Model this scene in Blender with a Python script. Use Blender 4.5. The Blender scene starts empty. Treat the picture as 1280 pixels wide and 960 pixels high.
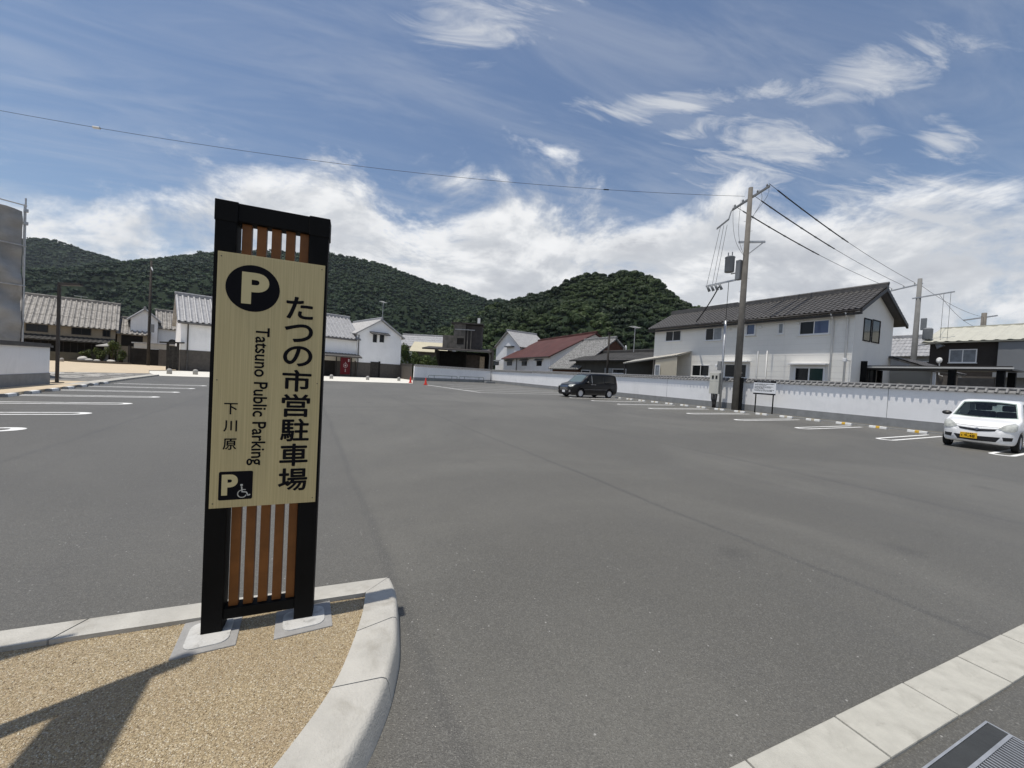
import bpy, bmesh, math, random
import numpy as np
from mathutils import Vector, Matrix
from mathutils.bvhtree import BVHTree
random.seed(7); RNG = np.random.default_rng(7)
SC = bpy.context.scene
COL = SC.collection
R = math.radians

# ------------------------------------------------------------------ camera
CAM_H, PITCH, ROLL, YAW = 1.51, R(-1.47), R(3.2), R(28.29)
_c, _s = math.cos(YAW), math.sin(YAW)
Fh = np.array([_s, _c, 0.0]); Xh = np.array([_c, -_s, 0.0]); Zv = np.array([0, 0, 1.0])
Fw = Fh*math.cos(PITCH) + Zv*math.sin(PITCH)
Up = -Fh*math.sin(PITCH) + Zv*math.cos(PITCH)
Rt = math.cos(ROLL)*Xh + math.sin(ROLL)*Up
Uu = -math.sin(ROLL)*Xh + math.cos(ROLL)*Up
cam_d = bpy.data.cameras.new('camera'); cam = bpy.data.objects.new('camera', cam_d); COL.objects.link(cam)
cam.matrix_world = Matrix(((Rt[0], Uu[0], -Fw[0], 0), (Rt[1], Uu[1], -Fw[1], 0), (Rt[2], Uu[2], -Fw[2], CAM_H), (0, 0, 0, 1)))
cam_d.sensor_width = 36; cam_d.lens = 36*482/1280
cam_d.clip_start = 0.05; cam_d.clip_end = 20000
SC.camera = cam

# ------------------------------------------------------------------ sun, sky, exposure
SUN_EL = R(77.5); SHADOW_AZ = R(92.0)            # shadows fall towards this bearing (clockwise from +Y)
to_sun = Vector((-math.sin(SHADOW_AZ)*math.cos(SUN_EL), -math.cos(SHADOW_AZ)*math.cos(SUN_EL), math.sin(SUN_EL)))
sl = bpy.data.lights.new('sun', 'SUN'); sl.energy = 5.0; sl.angle = R(0.53); sl.color = (1.0, 0.945, 0.86)
so = bpy.data.objects.new('sun', sl); COL.objects.link(so); so.rotation_euler = to_sun.to_track_quat('Z', 'Y').to_euler(); so.location = (0, 0, 60)
SC.view_settings.view_transform = 'Standard'; SC.view_settings.look = 'None'
SC.view_settings.exposure = -0.22; SC.view_settings.gamma = 1.0; SC.view_settings.use_curve_mapping = False

class NT:
    """small node-tree helper"""
    def __init__(s, tree): s.t = tree
    def n(s, kind, **kw):
        nd = s.t.nodes.new(kind)
        for k, v in kw.items():
            if k[0] == '_': nd.inputs[int(k[1:])].default_value = v
            else: setattr(nd, k, v)
        return nd
    def l(s, a, b): s.t.links.new(a, b)
    def m(s, op, a, b=None, c=None, clamp=False):
        nd = s.t.nodes.new('ShaderNodeMath'); nd.operation = op; nd.use_clamp = clamp
        for i, x in enumerate((a, b, c)):
            if x is None: continue
            if isinstance(x, (int, float)): nd.inputs[i].default_value = x
            else: s.l(x, nd.inputs[i])
        return nd.outputs[0]
    def mix(s, f, a, b):
        nd = s.t.nodes.new('ShaderNodeMix'); nd.data_type = 'RGBA'
        for i, x in ((0, f), (6, a), (7, b)):
            if isinstance(x, (int, float)): nd.inputs[i].default_value = x
            elif isinstance(x, tuple): nd.inputs[i].default_value = (*x[:3], 1)
            else: s.l(x, nd.inputs[i])
        return nd.outputs[2]
    def noise(s, vec, scale, detail=4, rough=0.55, dist=0.0):
        nd = s.n('ShaderNodeTexNoise'); nd.inputs['Scale'].default_value = scale; nd.inputs['Detail'].default_value = detail
        nd.inputs['Roughness'].default_value = rough; nd.inputs['Distortion'].default_value = dist
        if vec is not None: s.l(vec, nd.inputs['Vector'])
        return nd.outputs['Fac']
    def ss(s, x, a, b):
        nd = s.n('ShaderNodeMapRange', interpolation_type='SMOOTHSTEP'); s.l(x, nd.inputs[0])
        nd.inputs[1].default_value = a; nd.inputs[2].default_value = b
        return nd.outputs[0]
    def comb(s, x, y, z):
        nd = s.n('ShaderNodeCombineXYZ')
        for i, v in enumerate((x, y, z)):
            if isinstance(v, (int, float)): nd.inputs[i].default_value = v
            else: s.l(v, nd.inputs[i])
        return nd.outputs[0]

W = bpy.data.worlds.new('World'); SC.world = W; W.use_nodes = True; W.cycles.sampling_method = 'MANUAL'; W.cycles.sample_map_resolution = 512
nt = W.node_tree; nt.nodes.clear(); N = NT(nt)
out = N.n('ShaderNodeOutputWorld'); bg = N.n('ShaderNodeBackground'); N.l(bg.outputs[0], out.inputs[0])
SKY_STRENGTH = 0.10
bg.inputs[1].default_value = SKY_STRENGTH
sky = N.n('ShaderNodeTexSky', sky_type='NISHITA', sun_disc=False)
sky.sun_elevation = SUN_EL; sky.sun_rotation = SHADOW_AZ + math.pi; sky.altitude = 50; sky.air_density = 1.0; sky.dust_density = 0.6; sky.ozone_density = 1.6
tc = N.n('ShaderNodeTexCoord'); sp = N.n('ShaderNodeSeparateXYZ'); N.l(tc.outputs['Generated'], sp.inputs[0])
dx, dy, dz = sp.outputs
dzc = N.m('MAXIMUM', dz, 0.03)
# lateral / forward coordinates of the cloud deck (bearing of the open side of the lot)
la = N.m('ADD', N.m('MULTIPLY', dx, _c), N.m('MULTIPLY', dy, -_s))
fo = N.m('ADD', N.m('MULTIPLY', dx, _s), N.m('MULTIPLY', dy, _c))
pu = N.m('DIVIDE', la, N.m('ADD', dzc, 0.06)); pv = N.m('DIVIDE', fo, N.m('ADD', dzc, 0.06))
plane = N.comb(pu, pv, 0.0)
BANKS = [(-0.137, 1.039, 0.328, 0.16, -0.208, 1.0), (-0.028, 1.084, 0.255, 0.06, -0.136, 0.8), (0.436, 1.281, 0.389, 0.1, -0.267, 1.0), (0.588, 1.378, 0.128, 0.1, -0.59, 1.05), (0.971, 1.132, 0.238, 0.18, -0.561, 0.95), (0.932, 1.495, 0.412, 0.45, -0.533, 0.9), (1.407, 1.328, 0.091, 0.2, -0.964, 0.9), (1.879, 1.808, 0.321, 0.9, -1.241, 1.0)]
# high thin cirrus: streaky noise on the deck
def rot_plane(ang, sx, sy, off=0.0):
    ca, sa = math.cos(ang), math.sin(ang)
    a = N.m('ADD', N.m('MULTIPLY', pu, ca), N.m('MULTIPLY', pv, sa)); b = N.m('ADD', N.m('MULTIPLY', pu, -sa), N.m('MULTIPLY', pv, ca))
    return N.comb(N.m('MULTIPLY', a, sx), N.m('MULTIPLY', b, sy), off)
ci_a = N.noise(rot_plane(0.30, 1.0, 4.2, 3.1), 1.15, 7, 0.62, 0.6)
veil = N.m('MULTIPLY', N.ss(ci_a, 0.36, 0.74), 0.22)
st_n = N.noise(rot_plane(0.22, 1.3, 4.0, 7.7), 2.3, 9, 0.64, 0.8)
# cirrus banks, each an elongated patch of the cloud deck: centre, half length, half width, bearing, weight
def bank(cx, cy, rx, ry, ang, k):
    ca, sa = math.cos(ang), math.sin(ang)
    ux = N.m('SUBTRACT', pu, cx); uy = N.m('SUBTRACT', pv, cy)
    a = N.m('DIVIDE', N.m('ADD', N.m('MULTIPLY', ux, ca), N.m('MULTIPLY', uy, sa)), rx)
    b = N.m('DIVIDE', N.m('ADD', N.m('MULTIPLY', ux, -sa), N.m('MULTIPLY', uy, ca)), ry)
    r2 = N.m('ADD', N.m('MULTIPLY', a, a), N.m('MULTIPLY', b, b))
    return N.m('MULTIPLY', N.m('POWER', 2.718, N.m('MULTIPLY', r2, -1.0)), k)
banks = None
for bk in BANKS:
    g = bank(*bk); banks = g if banks is None else N.m('MAXIMUM', banks, g)
# a bank shows where the streaky noise exceeds a threshold that falls towards its middle
wisp = N.m('MULTIPLY', N.ss(N.m('ADD', st_n, N.m('MULTIPLY', banks, 0.42)), 0.70, 1.06), 0.85)
thin = N.m('MAXIMUM', wisp, veil)
# low cumulus belt: denser towards the horizon
dirv = tc.outputs['Generated']
mp = N.n('ShaderNodeMapping'); N.l(dirv, mp.inputs[0]); mp.inputs['Scale'].default_value = (1, 1, 1.9); mp.inputs['Location'].default_value = (5.1, 3.4, 1.2)
cu_a = N.noise(mp.outputs[0], 3.4, 9, 0.62, 0.3)
cu_l = N.noise(mp.outputs[0], 1.3, 3, 0.5)
el = N.m('DIVIDE', dz, N.m('MAXIMUM', N.m('ABSOLUTE', fo), 0.35))      # height of the bank, which runs across the valley
cov = N.m('MINIMUM', N.m('MULTIPLY', N.m('SUBTRACT', 0.54, el), 1.2), 0.25)           # how much cloud at this height
dens = N.m('ADD', N.m('ADD', cu_a, N.m('MULTIPLY', N.m('SUBTRACT', cu_l, 0.5), 0.30)), cov)
cum = N.ss(dens, 0.53, 0.73)
# sunlit tops and grey bases of the cumulus: thickness of the cloud above the line of sight
mp2 = N.n('ShaderNodeMapping'); N.l(dirv, mp2.inputs[0]); mp2.inputs['Scale'].default_value = (1, 1, 1.9); mp2.inputs['Location'].default_value = (5.1, 3.4, 1.2+0.075)
cu_u = N.noise(mp2.outputs[0], 3.4, 5, 0.58, 0.3)
lit = N.ss(N.m('SUBTRACT', cu_u, cu_a), -0.11, 0.075)
shade = N.ss(N.noise(mp2.outputs[0], 4.6, 6, 0.6, 0.4), 0.42, 0.66)
hi_c, lo_c = (10.8, 10.9, 11.0), (5.4, 5.8, 6.4)
cum_col = N.mix(N.m('MULTIPLY', lit, 0.65), hi_c, lo_c)
cum_col = N.mix(N.m('MULTIPLY', N.m('MULTIPLY', shade, N.ss(dens, 0.66, 0.85)), 0.8), cum_col, (4.9, 5.2, 5.8))
hsv = N.n('ShaderNodeHueSaturation'); N.l(sky.outputs[0], hsv.inputs['Color']); hsv.inputs['Saturation'].default_value = 0.99; hsv.inputs['Value'].default_value = 1.32
col = N.mix(N.m('MULTIPLY', thin, 0.95, clamp=True), hsv.outputs[0], (8.4, 8.6, 8.9))
col = N.mix(cum, col, cum_col)
N.l(col, bg.inputs[0])

# ------------------------------------------------------------------ helpers
def ray(u, v): return Fw + Rt*(u-640)/482 + Uu*(480-v)/482
CP = np.array([0, 0, CAM_H])
def PD(u, v, d):                         # the place at photograph point (u, v), d metres ahead
    q = ray(u, v); return CP + q*(d/(q@Fh))
def tag(o, label=None, cat=None, group=None, kind=None):
    if label: o['label'] = label
    if cat: o['category'] = cat
    if group: o['group'] = group
    if kind: o['kind'] = kind
    return o
def empty(name, loc=(0, 0, 0), rz=0.0, label=None, cat=None, group=None, scale=None):
    o = bpy.data.objects.new(name, None); COL.objects.link(o); o.location = loc; o.rotation_euler = (0, 0, rz)
    o.empty_display_size = 0.2
    if scale: o.scale = scale
    return tag(o, label, cat, group)
def link(name, me, mat, parent=None, loc=None, rz=None):
    o = bpy.data.objects.new(name, me); COL.objects.link(o)
    if mat is not None and not me.materials: me.materials.append(mat)
    if parent is not None: o.parent = parent
    if loc is not None: o.location = loc
    if rz is not None: o.rotation_euler = (0, 0, rz)
    return o
def copy_tree(o, parent=None):
    c = o.copy(); COL.objects.link(c); c.parent = parent
    for ch in list(o.children): copy_tree(ch, c)
    return c
class MB:
    def __init__(s): s.v = []; s.f = []
    def add(s, vs, fs):
        b = len(s.v); s.v += [tuple(map(float, p)) for p in vs]; s.f += [tuple(b+i for i in f) for f in fs]; return s
    def hexa(s, p):            # 8 points: bottom 4 ccw, top 4 ccw
        return s.add(p, [(3, 2, 1, 0), (4, 5, 6, 7), (0, 1, 5, 4), (1, 2, 6, 5), (2, 3, 7, 6), (3, 0, 4, 7)])
    def box(s, x0, x1, y0, y1, z0, z1):
        return s.hexa([(x0, y0, z0), (x1, y0, z0), (x1, y1, z0), (x0, y1, z0), (x0, y0, z1), (x1, y0, z1), (x1, y1, z1), (x0, y1, z1)])
    def prism(s, poly, z0, z1):
        n = len(poly)
        vs = [(x, y, z0) for x, y in poly]+[(x, y, z1) for x, y in poly]
        return s.add(vs, [tuple(range(n-1, -1, -1)), tuple(range(n, 2*n))]+[(i, (i+1) % n, n+(i+1) % n, n+i) for i in range(n)])
    def tube(s, pts, r, n=8, caps=True):
        pts = [Vector(p) for p in pts]; rs = r if isinstance(r, (list, tuple)) else [r]*len(pts)
        vs = []; fs = []
        for i, p in enumerate(pts):
            t = (pts[min(i+1, len(pts)-1)]-pts[max(i-1, 0)]).normalized()
            a = t.orthogonal().normalized() if abs(t.z) > 0.95 else t.cross(Vector((0, 0, 1))).normalized()
            b = t.cross(a)
            for k in range(n):
                th = 2*math.pi*k/n; vs.append(p+(a*math.cos(th)+b*math.sin(th))*rs[i])
        for i in range(len(pts)-1):
            for k in range(n): fs.append((i*n+k, i*n+(k+1) % n, (i+1)*n+(k+1) % n, (i+1)*n+k))
        if caps: fs += [tuple(range(n-1, -1, -1)), tuple(range((len(pts)-1)*n, len(pts)*n))]
        return s.add(vs, fs)
    def lathe(s, prof, n=16, c=(0, 0, 0), axis='z', caps=True):
        vs = []; fs = []
        for r, z in prof:
            for k in range(n):
                th = 2*math.pi*k/n; x, y = r*math.cos(th), r*math.sin(th)
                p = (x, y, z) if axis == 'z' else ((x, z, y) if axis == 'y' else (z, x, y))
                vs.append((p[0]+c[0], p[1]+c[1], p[2]+c[2]))
        for i in range(len(prof)-1):
            for k in range(n): fs.append((i*n+k, i*n+(k+1) % n, (i+1)*n+(k+1) % n, (i+1)*n+k))
        if caps: fs += [tuple(range(n-1, -1, -1)), tuple(range((len(prof)-1)*n, len(prof)*n))]
        return s.add(vs, fs)
    def mesh(s, name, smooth=False, bevel=0.0, auto=None):
        me = bpy.data.meshes.new(name); me.from_pydata(s.v, [], s.f)
        bm = bmesh.new(); bm.from_mesh(me); bmesh.ops.recalc_face_normals(bm, faces=bm.faces)
        if bevel: bmesh.ops.bevel(bm, geom=[e for e in bm.edges if len(e.link_faces) == 2 and e.calc_face_angle(0) > 0.5], offset=bevel, segments=2, affect='EDGES', clamp_overlap=True, profile=0.6)
        bm.to_mesh(me); bm.free()
        if smooth: me.shade_smooth()
        if auto:
            me.shade_smooth(); me.set_sharp_from_angle(angle=R(auto))
        return me
    def build(s, name, mat, parent=None, smooth=False, bevel=0.0, loc=None, rz=None, auto=None):
        return link(name, s.mesh(name, smooth, bevel, auto), mat, parent, loc, rz)
def box(name, mat, parent, x0, x1, y0, y1, z0, z1, bevel=0.0): return MB().box(x0, x1, y0, y1, z0, z1).build(name, mat, parent, bevel=bevel)

# ------------------------------------------------------------------ materials
MATS = {}
def mat(name, colr, rough=0.8, spec=0.3, var=0.0, scale=3.0, bump=0.0, bscale=40.0, metal=0.0, stain=None, sscale=0.6, samt=0.5, coat=0.0, streak=0.0):
    if name in MATS: return MATS[name]
    m = bpy.data.materials.new(name); m.use_nodes = True; MATS[name] = m
    t = m.node_tree; K = NT(t); b = t.nodes['Principled BSDF']
    b.inputs['Roughness'].default_value = rough; b.inputs['Specular IOR Level'].default_value = spec; b.inputs['Metallic'].default_value = metal
    b.inputs['Coat Weight'].default_value = coat; b.inputs['Coat Roughness'].default_value = 0.04
    c = (*colr, 1); b.inputs['Base Color'].default_value = c
    co = K.n('ShaderNodeTexCoord').outputs['Object']
    cur = None
    if var:
        f = K.ss(K.noise(co, scale, 6, 0.6), 0.25, 0.75)
        lo = tuple(x*(1-var) for x in colr); hi = tuple(min(1, x*(1+var)) for x in colr)
        cur = K.mix(f, lo, hi)
    if stain:
        f2 = K.m('MULTIPLY', K.ss(K.noise(co, sscale, 7, 0.65, 0.4), 0.5, 0.72), samt)
        cur = K.mix(f2, cur if cur is not None else colr, stain)
    if streak:
        mpn = K.n('ShaderNodeMapping'); K.l(co, mpn.inputs[0]); mpn.inputs['Scale'].default_value = (2.2, 2.2, 0.18)
        f3 = K.m('MULTIPLY', K.ss(K.noise(mpn.outputs[0], 2.0, 6, 0.65), 0.48, 0.78), streak)
        cur = K.mix(f3, cur if cur is not None else colr, tuple(x*0.45 for x in colr))
    if cur is not None: K.l(cur, b.inputs['Base Color'])
    if bump:
        bp = K.n('ShaderNodeBump'); bp.inputs['Strength'].default_value = bump; bp.inputs['Distance'].default_value = 0.02
        K.l(K.noise(co, bscale, 5, 0.6), bp.inputs['Height']); K.l(bp.outputs[0], b.inputs['Normal'])
    return m
def asphalt_material():
    m = bpy.data.materials.new('asphalt'); m.use_nodes = True; t = m.node_tree; K = NT(t); b = t.nodes['Principled BSDF']
    b.inputs['Specular IOR Level'].default_value = 0.6
    co = K.n('ShaderNodeTexCoord').outputs['Object']; s = K.n('ShaderNodeSeparateXYZ'); K.l(co, s.inputs[0]); x, y, z = s.outputs
    wob = K.m('MULTIPLY', K.m('SUBTRACT', K.noise(co, 0.5, 5, 0.6), 0.5), 0.22)
    xw = K.m('ADD', x, wob)
    base = K.mix(K.ss(K.noise(co, 0.16, 7, 0.66, 0.8), 0.36, 0.64), (0.084, 0.080, 0.068), (0.122, 0.117, 0.100))
    base = K.mix(K.m('MULTIPLY', K.ss(K.noise(co, 2.3, 6, 0.65), 0.45, 0.75), 0.35), base, (0.078, 0.075, 0.067))
    # lanes of the paver: the strip next to the island is darker
    base = K.mix(K.m('MULTIPLY', K.m('SUBTRACT', 1.0, K.ss(xw, 0.5, 0.75)), 0.42), base, (0.072, 0.069, 0.062))
    # cold joints between lanes
    for px, wd, am in ((0.61, 0.03, 0.35), (3.9, 0.03, 0.52), (7.95, 0.035, 0.52), (12.1, 0.035, 0.4), (16.3, 0.035, 0.4), (-3.4, 0.04, 0.4)):
        d = K.m('ABSOLUTE', K.m('SUBTRACT', xw, px))
        ln = K.m('SUBTRACT', 1.0, K.ss(d, wd*0.3, wd*2.2))
        br = K.ss(K.noise(co, 0.9, 4, 0.7), 0.15, 0.5)
        base = K.mix(K.m('MULTIPLY', K.m('MULTIPLY', ln, br), am), base, (0.045, 0.044, 0.041))
    # roller and tyre traces: long faint streaks
    mpn = K.n('ShaderNodeMapping'); K.l(co, mpn.inputs[0]); mpn.inputs['Scale'].default_value = (1.6, 0.10, 1)
    mpn.inputs['Rotation'].default_value = (0, 0, R(6))
    base = K.mix(K.m('MULTIPLY', K.ss(K.noise(mpn.outputs[0], 1.0, 6, 0.6, 0.3), 0.50, 0.70), 0.40), base, (0.075, 0.072, 0.065))
    # oil drips in the bays and along the aisle, hairline cracks
    vo = K.n('ShaderNodeTexVoronoi'); vo.inputs['Scale'].default_value = 0.55; K.l(co, vo.inputs['Vector'])
    base = K.mix(K.m('MULTIPLY', K.m('SUBTRACT', 1.0, K.ss(K.m('ADD', vo.outputs['Distance'], K.m('MULTIPLY', K.noise(co, 9, 4), 0.12)), 0.08, 0.19)), 0.45), base, (0.040, 0.038, 0.034))
    vc = K.n('ShaderNodeTexVoronoi', feature='DISTANCE_TO_EDGE'); vc.inputs['Scale'].default_value = 0.22
    wv = K.n('ShaderNodeVectorMath', operation='ADD'); nzc = K.n('ShaderNodeTexNoise'); nzc.inputs['Scale'].default_value = 1.1; nzc.inputs['Detail'].default_value = 6; K.l(co, nzc.inputs['Vector'])
    K.l(co, wv.inputs[0]); K.l(nzc.outputs['Color'], wv.inputs[1]); K.l(wv.outputs[0], vc.inputs['Vector'])
    crk = K.m('MULTIPLY', K.m('SUBTRACT', 1.0, K.ss(vc.outputs['Distance'], 0.0008, 0.0028)), K.ss(K.noise(co, 0.13, 3), 0.5, 0.6))
    base = K.mix(K.m('MULTIPLY', crk, 0.6), base, (0.030, 0.029, 0.027))
    # stone chips
    v = K.n('ShaderNodeTexVoronoi'); v.inputs['Scale'].default_value = 190; K.l(co, v.inputs['Vector'])
    sv = K.n('ShaderNodeSeparateColor'); K.l(v.outputs['Color'], sv.inputs[0])
    chip = K.m('MULTIPLY', K.ss(sv.outputs[0], 0.55, 1.0), 0.5)
    base = K.mix(chip, base, (0.19, 0.185, 0.165))
    dark = K.m('MULTIPLY', K.ss(sv.outputs[1], 0.5, 1.0), 0.55)
    base = K.mix(dark, base, (0.048, 0.046, 0.042))
    v2 = K.n('ShaderNodeTexVoronoi'); v2.inputs['Scale'].default_value = 42; K.l(co, v2.inputs['Vector'])
    sv2 = K.n('ShaderNodeSeparateColor'); K.l(v2.outputs['Color'], sv2.inputs[0])
    fl = K.m('MULTIPLY', K.ss(sv2.outputs[0], 0.955, 0.99), K.m('SUBTRACT', 1.0, K.ss(v2.outputs['Distance'], 0.12, 0.3)))
    base = K.mix(K.m('MULTIPLY', fl, 0.75), base, (0.36, 0.35, 0.33))
    K.l(base, b.inputs['Base Color'])
    b.inputs['Roughness'].default_value = 0.58
    bp = K.n('ShaderNodeBump'); bp.inputs['Strength'].default_value = 0.4; bp.inputs['Distance'].default_value = 0.006
    K.l(K.m('ADD', v.outputs['Distance'], K.m('MULTIPLY', K.noise(co, 260, 3), 0.6)), bp.inputs['Height']); K.l(bp.outputs[0], b.inputs['Normal'])
    return m
def gravel_material():
    m = bpy.data.materials.new('exposed_aggregate'); m.use_nodes = True; t = m.node_tree; K = NT(t); b = t.nodes['Principled BSDF']
    co = K.n('ShaderNodeTexCoord').outputs['Object']
    v = K.n('ShaderNodeTexVoronoi'); v.inputs['Scale'].default_value = 215; K.l(co, v.inputs['Vector'])
    sv = K.n('ShaderNodeSeparateColor'); K.l(v.outputs['Color'], sv.inputs[0])
    base = K.mix(sv.outputs[0], (0.235, 0.175, 0.095), (0.455, 0.365, 0.22))
    base = K.mix(K.ss(sv.outputs[1], 0.8, 1.0), base, (0.60, 0.54, 0.41))
    base = K.mix(K.m('MULTIPLY', K.ss(sv.outputs[2], 0.82, 1.0), 0.7), base, (0.16, 0.11, 0.075))
    base = K.mix(K.m('MULTIPLY', K.ss(v.outputs['Distance'], 0.45, 0.8), 0.45), base, (0.13, 0.095, 0.06))
    base = K.mix(K.m('MULTIPLY', K.ss(K.noise(co, 3.0, 5), 0.4, 0.7), 0.25), base, (0.26, 0.19, 0.12))
    K.l(base, b.inputs['Base Color']); b.inputs['Roughness'].default_value = 0.65
    bp = K.n('ShaderNodeBump'); bp.invert = True; bp.inputs['Strength'].default_value = 0.8; bp.inputs['Distance'].default_value = 0.004
    K.l(v.outputs['Distance'], bp.inputs['Height']); K.l(bp.outputs[0], b.inputs['Normal'])
    return m
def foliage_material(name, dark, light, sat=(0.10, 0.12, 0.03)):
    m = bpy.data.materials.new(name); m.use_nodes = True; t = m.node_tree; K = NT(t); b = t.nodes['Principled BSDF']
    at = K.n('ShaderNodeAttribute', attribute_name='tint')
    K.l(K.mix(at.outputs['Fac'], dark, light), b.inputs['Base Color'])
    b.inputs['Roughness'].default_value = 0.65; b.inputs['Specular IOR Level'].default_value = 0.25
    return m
M_ASPH = asphalt_material(); M_GRAVEL = gravel_material()
M_CONC = mat('kerb_concrete', (0.43, 0.415, 0.375), 0.85, 0.2, 0.10, 6, 0.35, 90, stain=(0.26, 0.24, 0.20), sscale=4.5, samt=0.6)
M_CONC2 = mat('edging_concrete', (0.41, 0.398, 0.352), 0.85, 0.2, 0.10, 9, 0.3, 120, stain=(0.27, 0.26, 0.225), sscale=7.0, samt=0.75)
M_GREYC = mat('grey_concrete', (0.26, 0.265, 0.265), 0.85, 0.2, 0.12, 2.5, 0.2, 30, streak=0.25)
M_PADC = mat('grey_mortar', (0.29, 0.285, 0.275), 0.85, 0.2, 0.12, 12, 0.3, 120)
M_PADW = mat('white_mortar', (0.47, 0.465, 0.445), 0.85, 0.2, 0.08, 14, 0.35, 80, stain=(0.28, 0.275, 0.26), sscale=18, samt=0.8)
M_PAINT = mat('road_paint', (0.72, 0.72, 0.70), 0.7, 0.3, 0.08, 5, 0.2, 200, stain=(0.17, 0.165, 0.15), sscale=6.0, samt=0.55)
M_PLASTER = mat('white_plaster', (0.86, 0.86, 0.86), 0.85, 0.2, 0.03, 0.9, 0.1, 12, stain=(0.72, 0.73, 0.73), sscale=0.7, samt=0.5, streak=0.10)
M_GREYPL = mat('greyish_white_plaster', (0.74, 0.75, 0.76), 0.85, 0.2, 0.06, 0.7, 0.1, 12, streak=0.12)  # a greyer, cooler white with faint streaks
M_TILE = mat('silver_grey_roof_tile', (0.30, 0.30, 0.305), 0.42, 0.5, 0.2, 3.5, 0.1, 20, stain=(0.12, 0.12, 0.125), sscale=2.2, samt=0.6)
M_TILEOLD = mat('weathered_roof_tile', (0.24, 0.225, 0.205), 0.6, 0.4, 0.35, 2.2, 0.15, 14, stain=(0.07, 0.068, 0.062), sscale=1.3, samt=0.7)
M_TILEDK = mat('charcoal_roof_tile', (0.075, 0.071, 0.068), 0.5, 0.45, 0.3, 4.0, 0.1, 20, stain=(0.05, 0.05, 0.05), sscale=2.0, samt=0.5)
M_BLACK = mat('black_paint', (0.005, 0.005, 0.005), 0.65, 0.12, 0.2, 6)
M_DARKM = mat('dark_brown_metal', (0.03, 0.026, 0.024), 0.5, 0.4, 0.2, 4)
M_WOODDK = mat('charred_boards', (0.042, 0.038, 0.034), 0.8, 0.2, 0.3, 5, 0.2, 30)
M_BOARD = mat('grey_brown_boards', (0.095, 0.085, 0.075), 0.8, 0.2, 0.15, 4, 0.1, 30)
M_GLASS = mat('dark_window_glass', (0.012, 0.014, 0.016), 0.08, 0.25)
M_WFRAME = mat('white_window_frame', (0.75, 0.75, 0.74), 0.5, 0.4)
M_STEEL = mat('galvanised_steel', (0.42, 0.43, 0.44), 0.45, 0.5, 0.15, 8, metal=0.6)
M_POLE = mat('weathered_pole_concrete', (0.15, 0.14, 0.125), 0.85, 0.2, 0.2, 2.0, 0.2, 40, streak=0.5)
M_RUBBER = mat('tyre_rubber', (0.018, 0.018, 0.018), 0.8, 0.2)

def ribbed(pts, nrib, ncrs, amp=0.045, step=0.03, thick=0.10, pp=4, deep=False):
    if deep: pp = 6
    """tiled slope: pts = eave-left, eave-right, ridge-right, ridge-left; ribs run from eave to ridge, courses overlap downwards"""
    e0, e1, r1, r0 = [Vector(p) for p in pts]
    nrm = (e1-e0).cross(r0-e0).normalized()
    if nrm.z < 0: nrm = -nrm
    nu = nrib*pp; rows = []
    vs = []; fs = []
    for j in range(ncrs):
        for tt, hh in ((j/ncrs, step), ((j+1)/ncrs, 0.0)):
            for i in range(nu+1):
                s_ = i/nu; p = e0.lerp(e1, s_).lerp(r0.lerp(r1, s_), tt)
                ph = (i % pp)/pp
                h = amp*(math.sin(math.pi*ph/0.55) if ph < 0.55 else 0.0) if deep else amp*(0.5+0.5*math.cos(2*math.pi*ph))
                vs.append(p+nrm*(h+hh))
    nrow = 2*ncrs
    for j in range(nrow-1):
        for i in range(nu): fs.append((j*(nu+1)+i, j*(nu+1)+i+1, (j+1)*(nu+1)+i+1, (j+1)*(nu+1)+i))
    b = len(vs)
    # underside and edges
    for p in (e0, e1, r1, r0): vs.append(p-nrm*thick)
    for p in (e0, e1, r1, r0): vs.append(p-nrm*0.004)
    fs += [(b, b+3, b+2, b+1), (b, b+1, b+5, b+4), (b+1, b+2, b+6, b+5), (b+2, b+3, b+7, b+6), (b+3, b, b+4, b+7), (b+4, b+5, b+6, b+7)]
    return vs, fs
def roof_mesh(mbd, pts, nrib, ncrs, **kw):
    v, f = ribbed(pts, nrib, ncrs, **kw); mbd.add(v, f)

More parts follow.
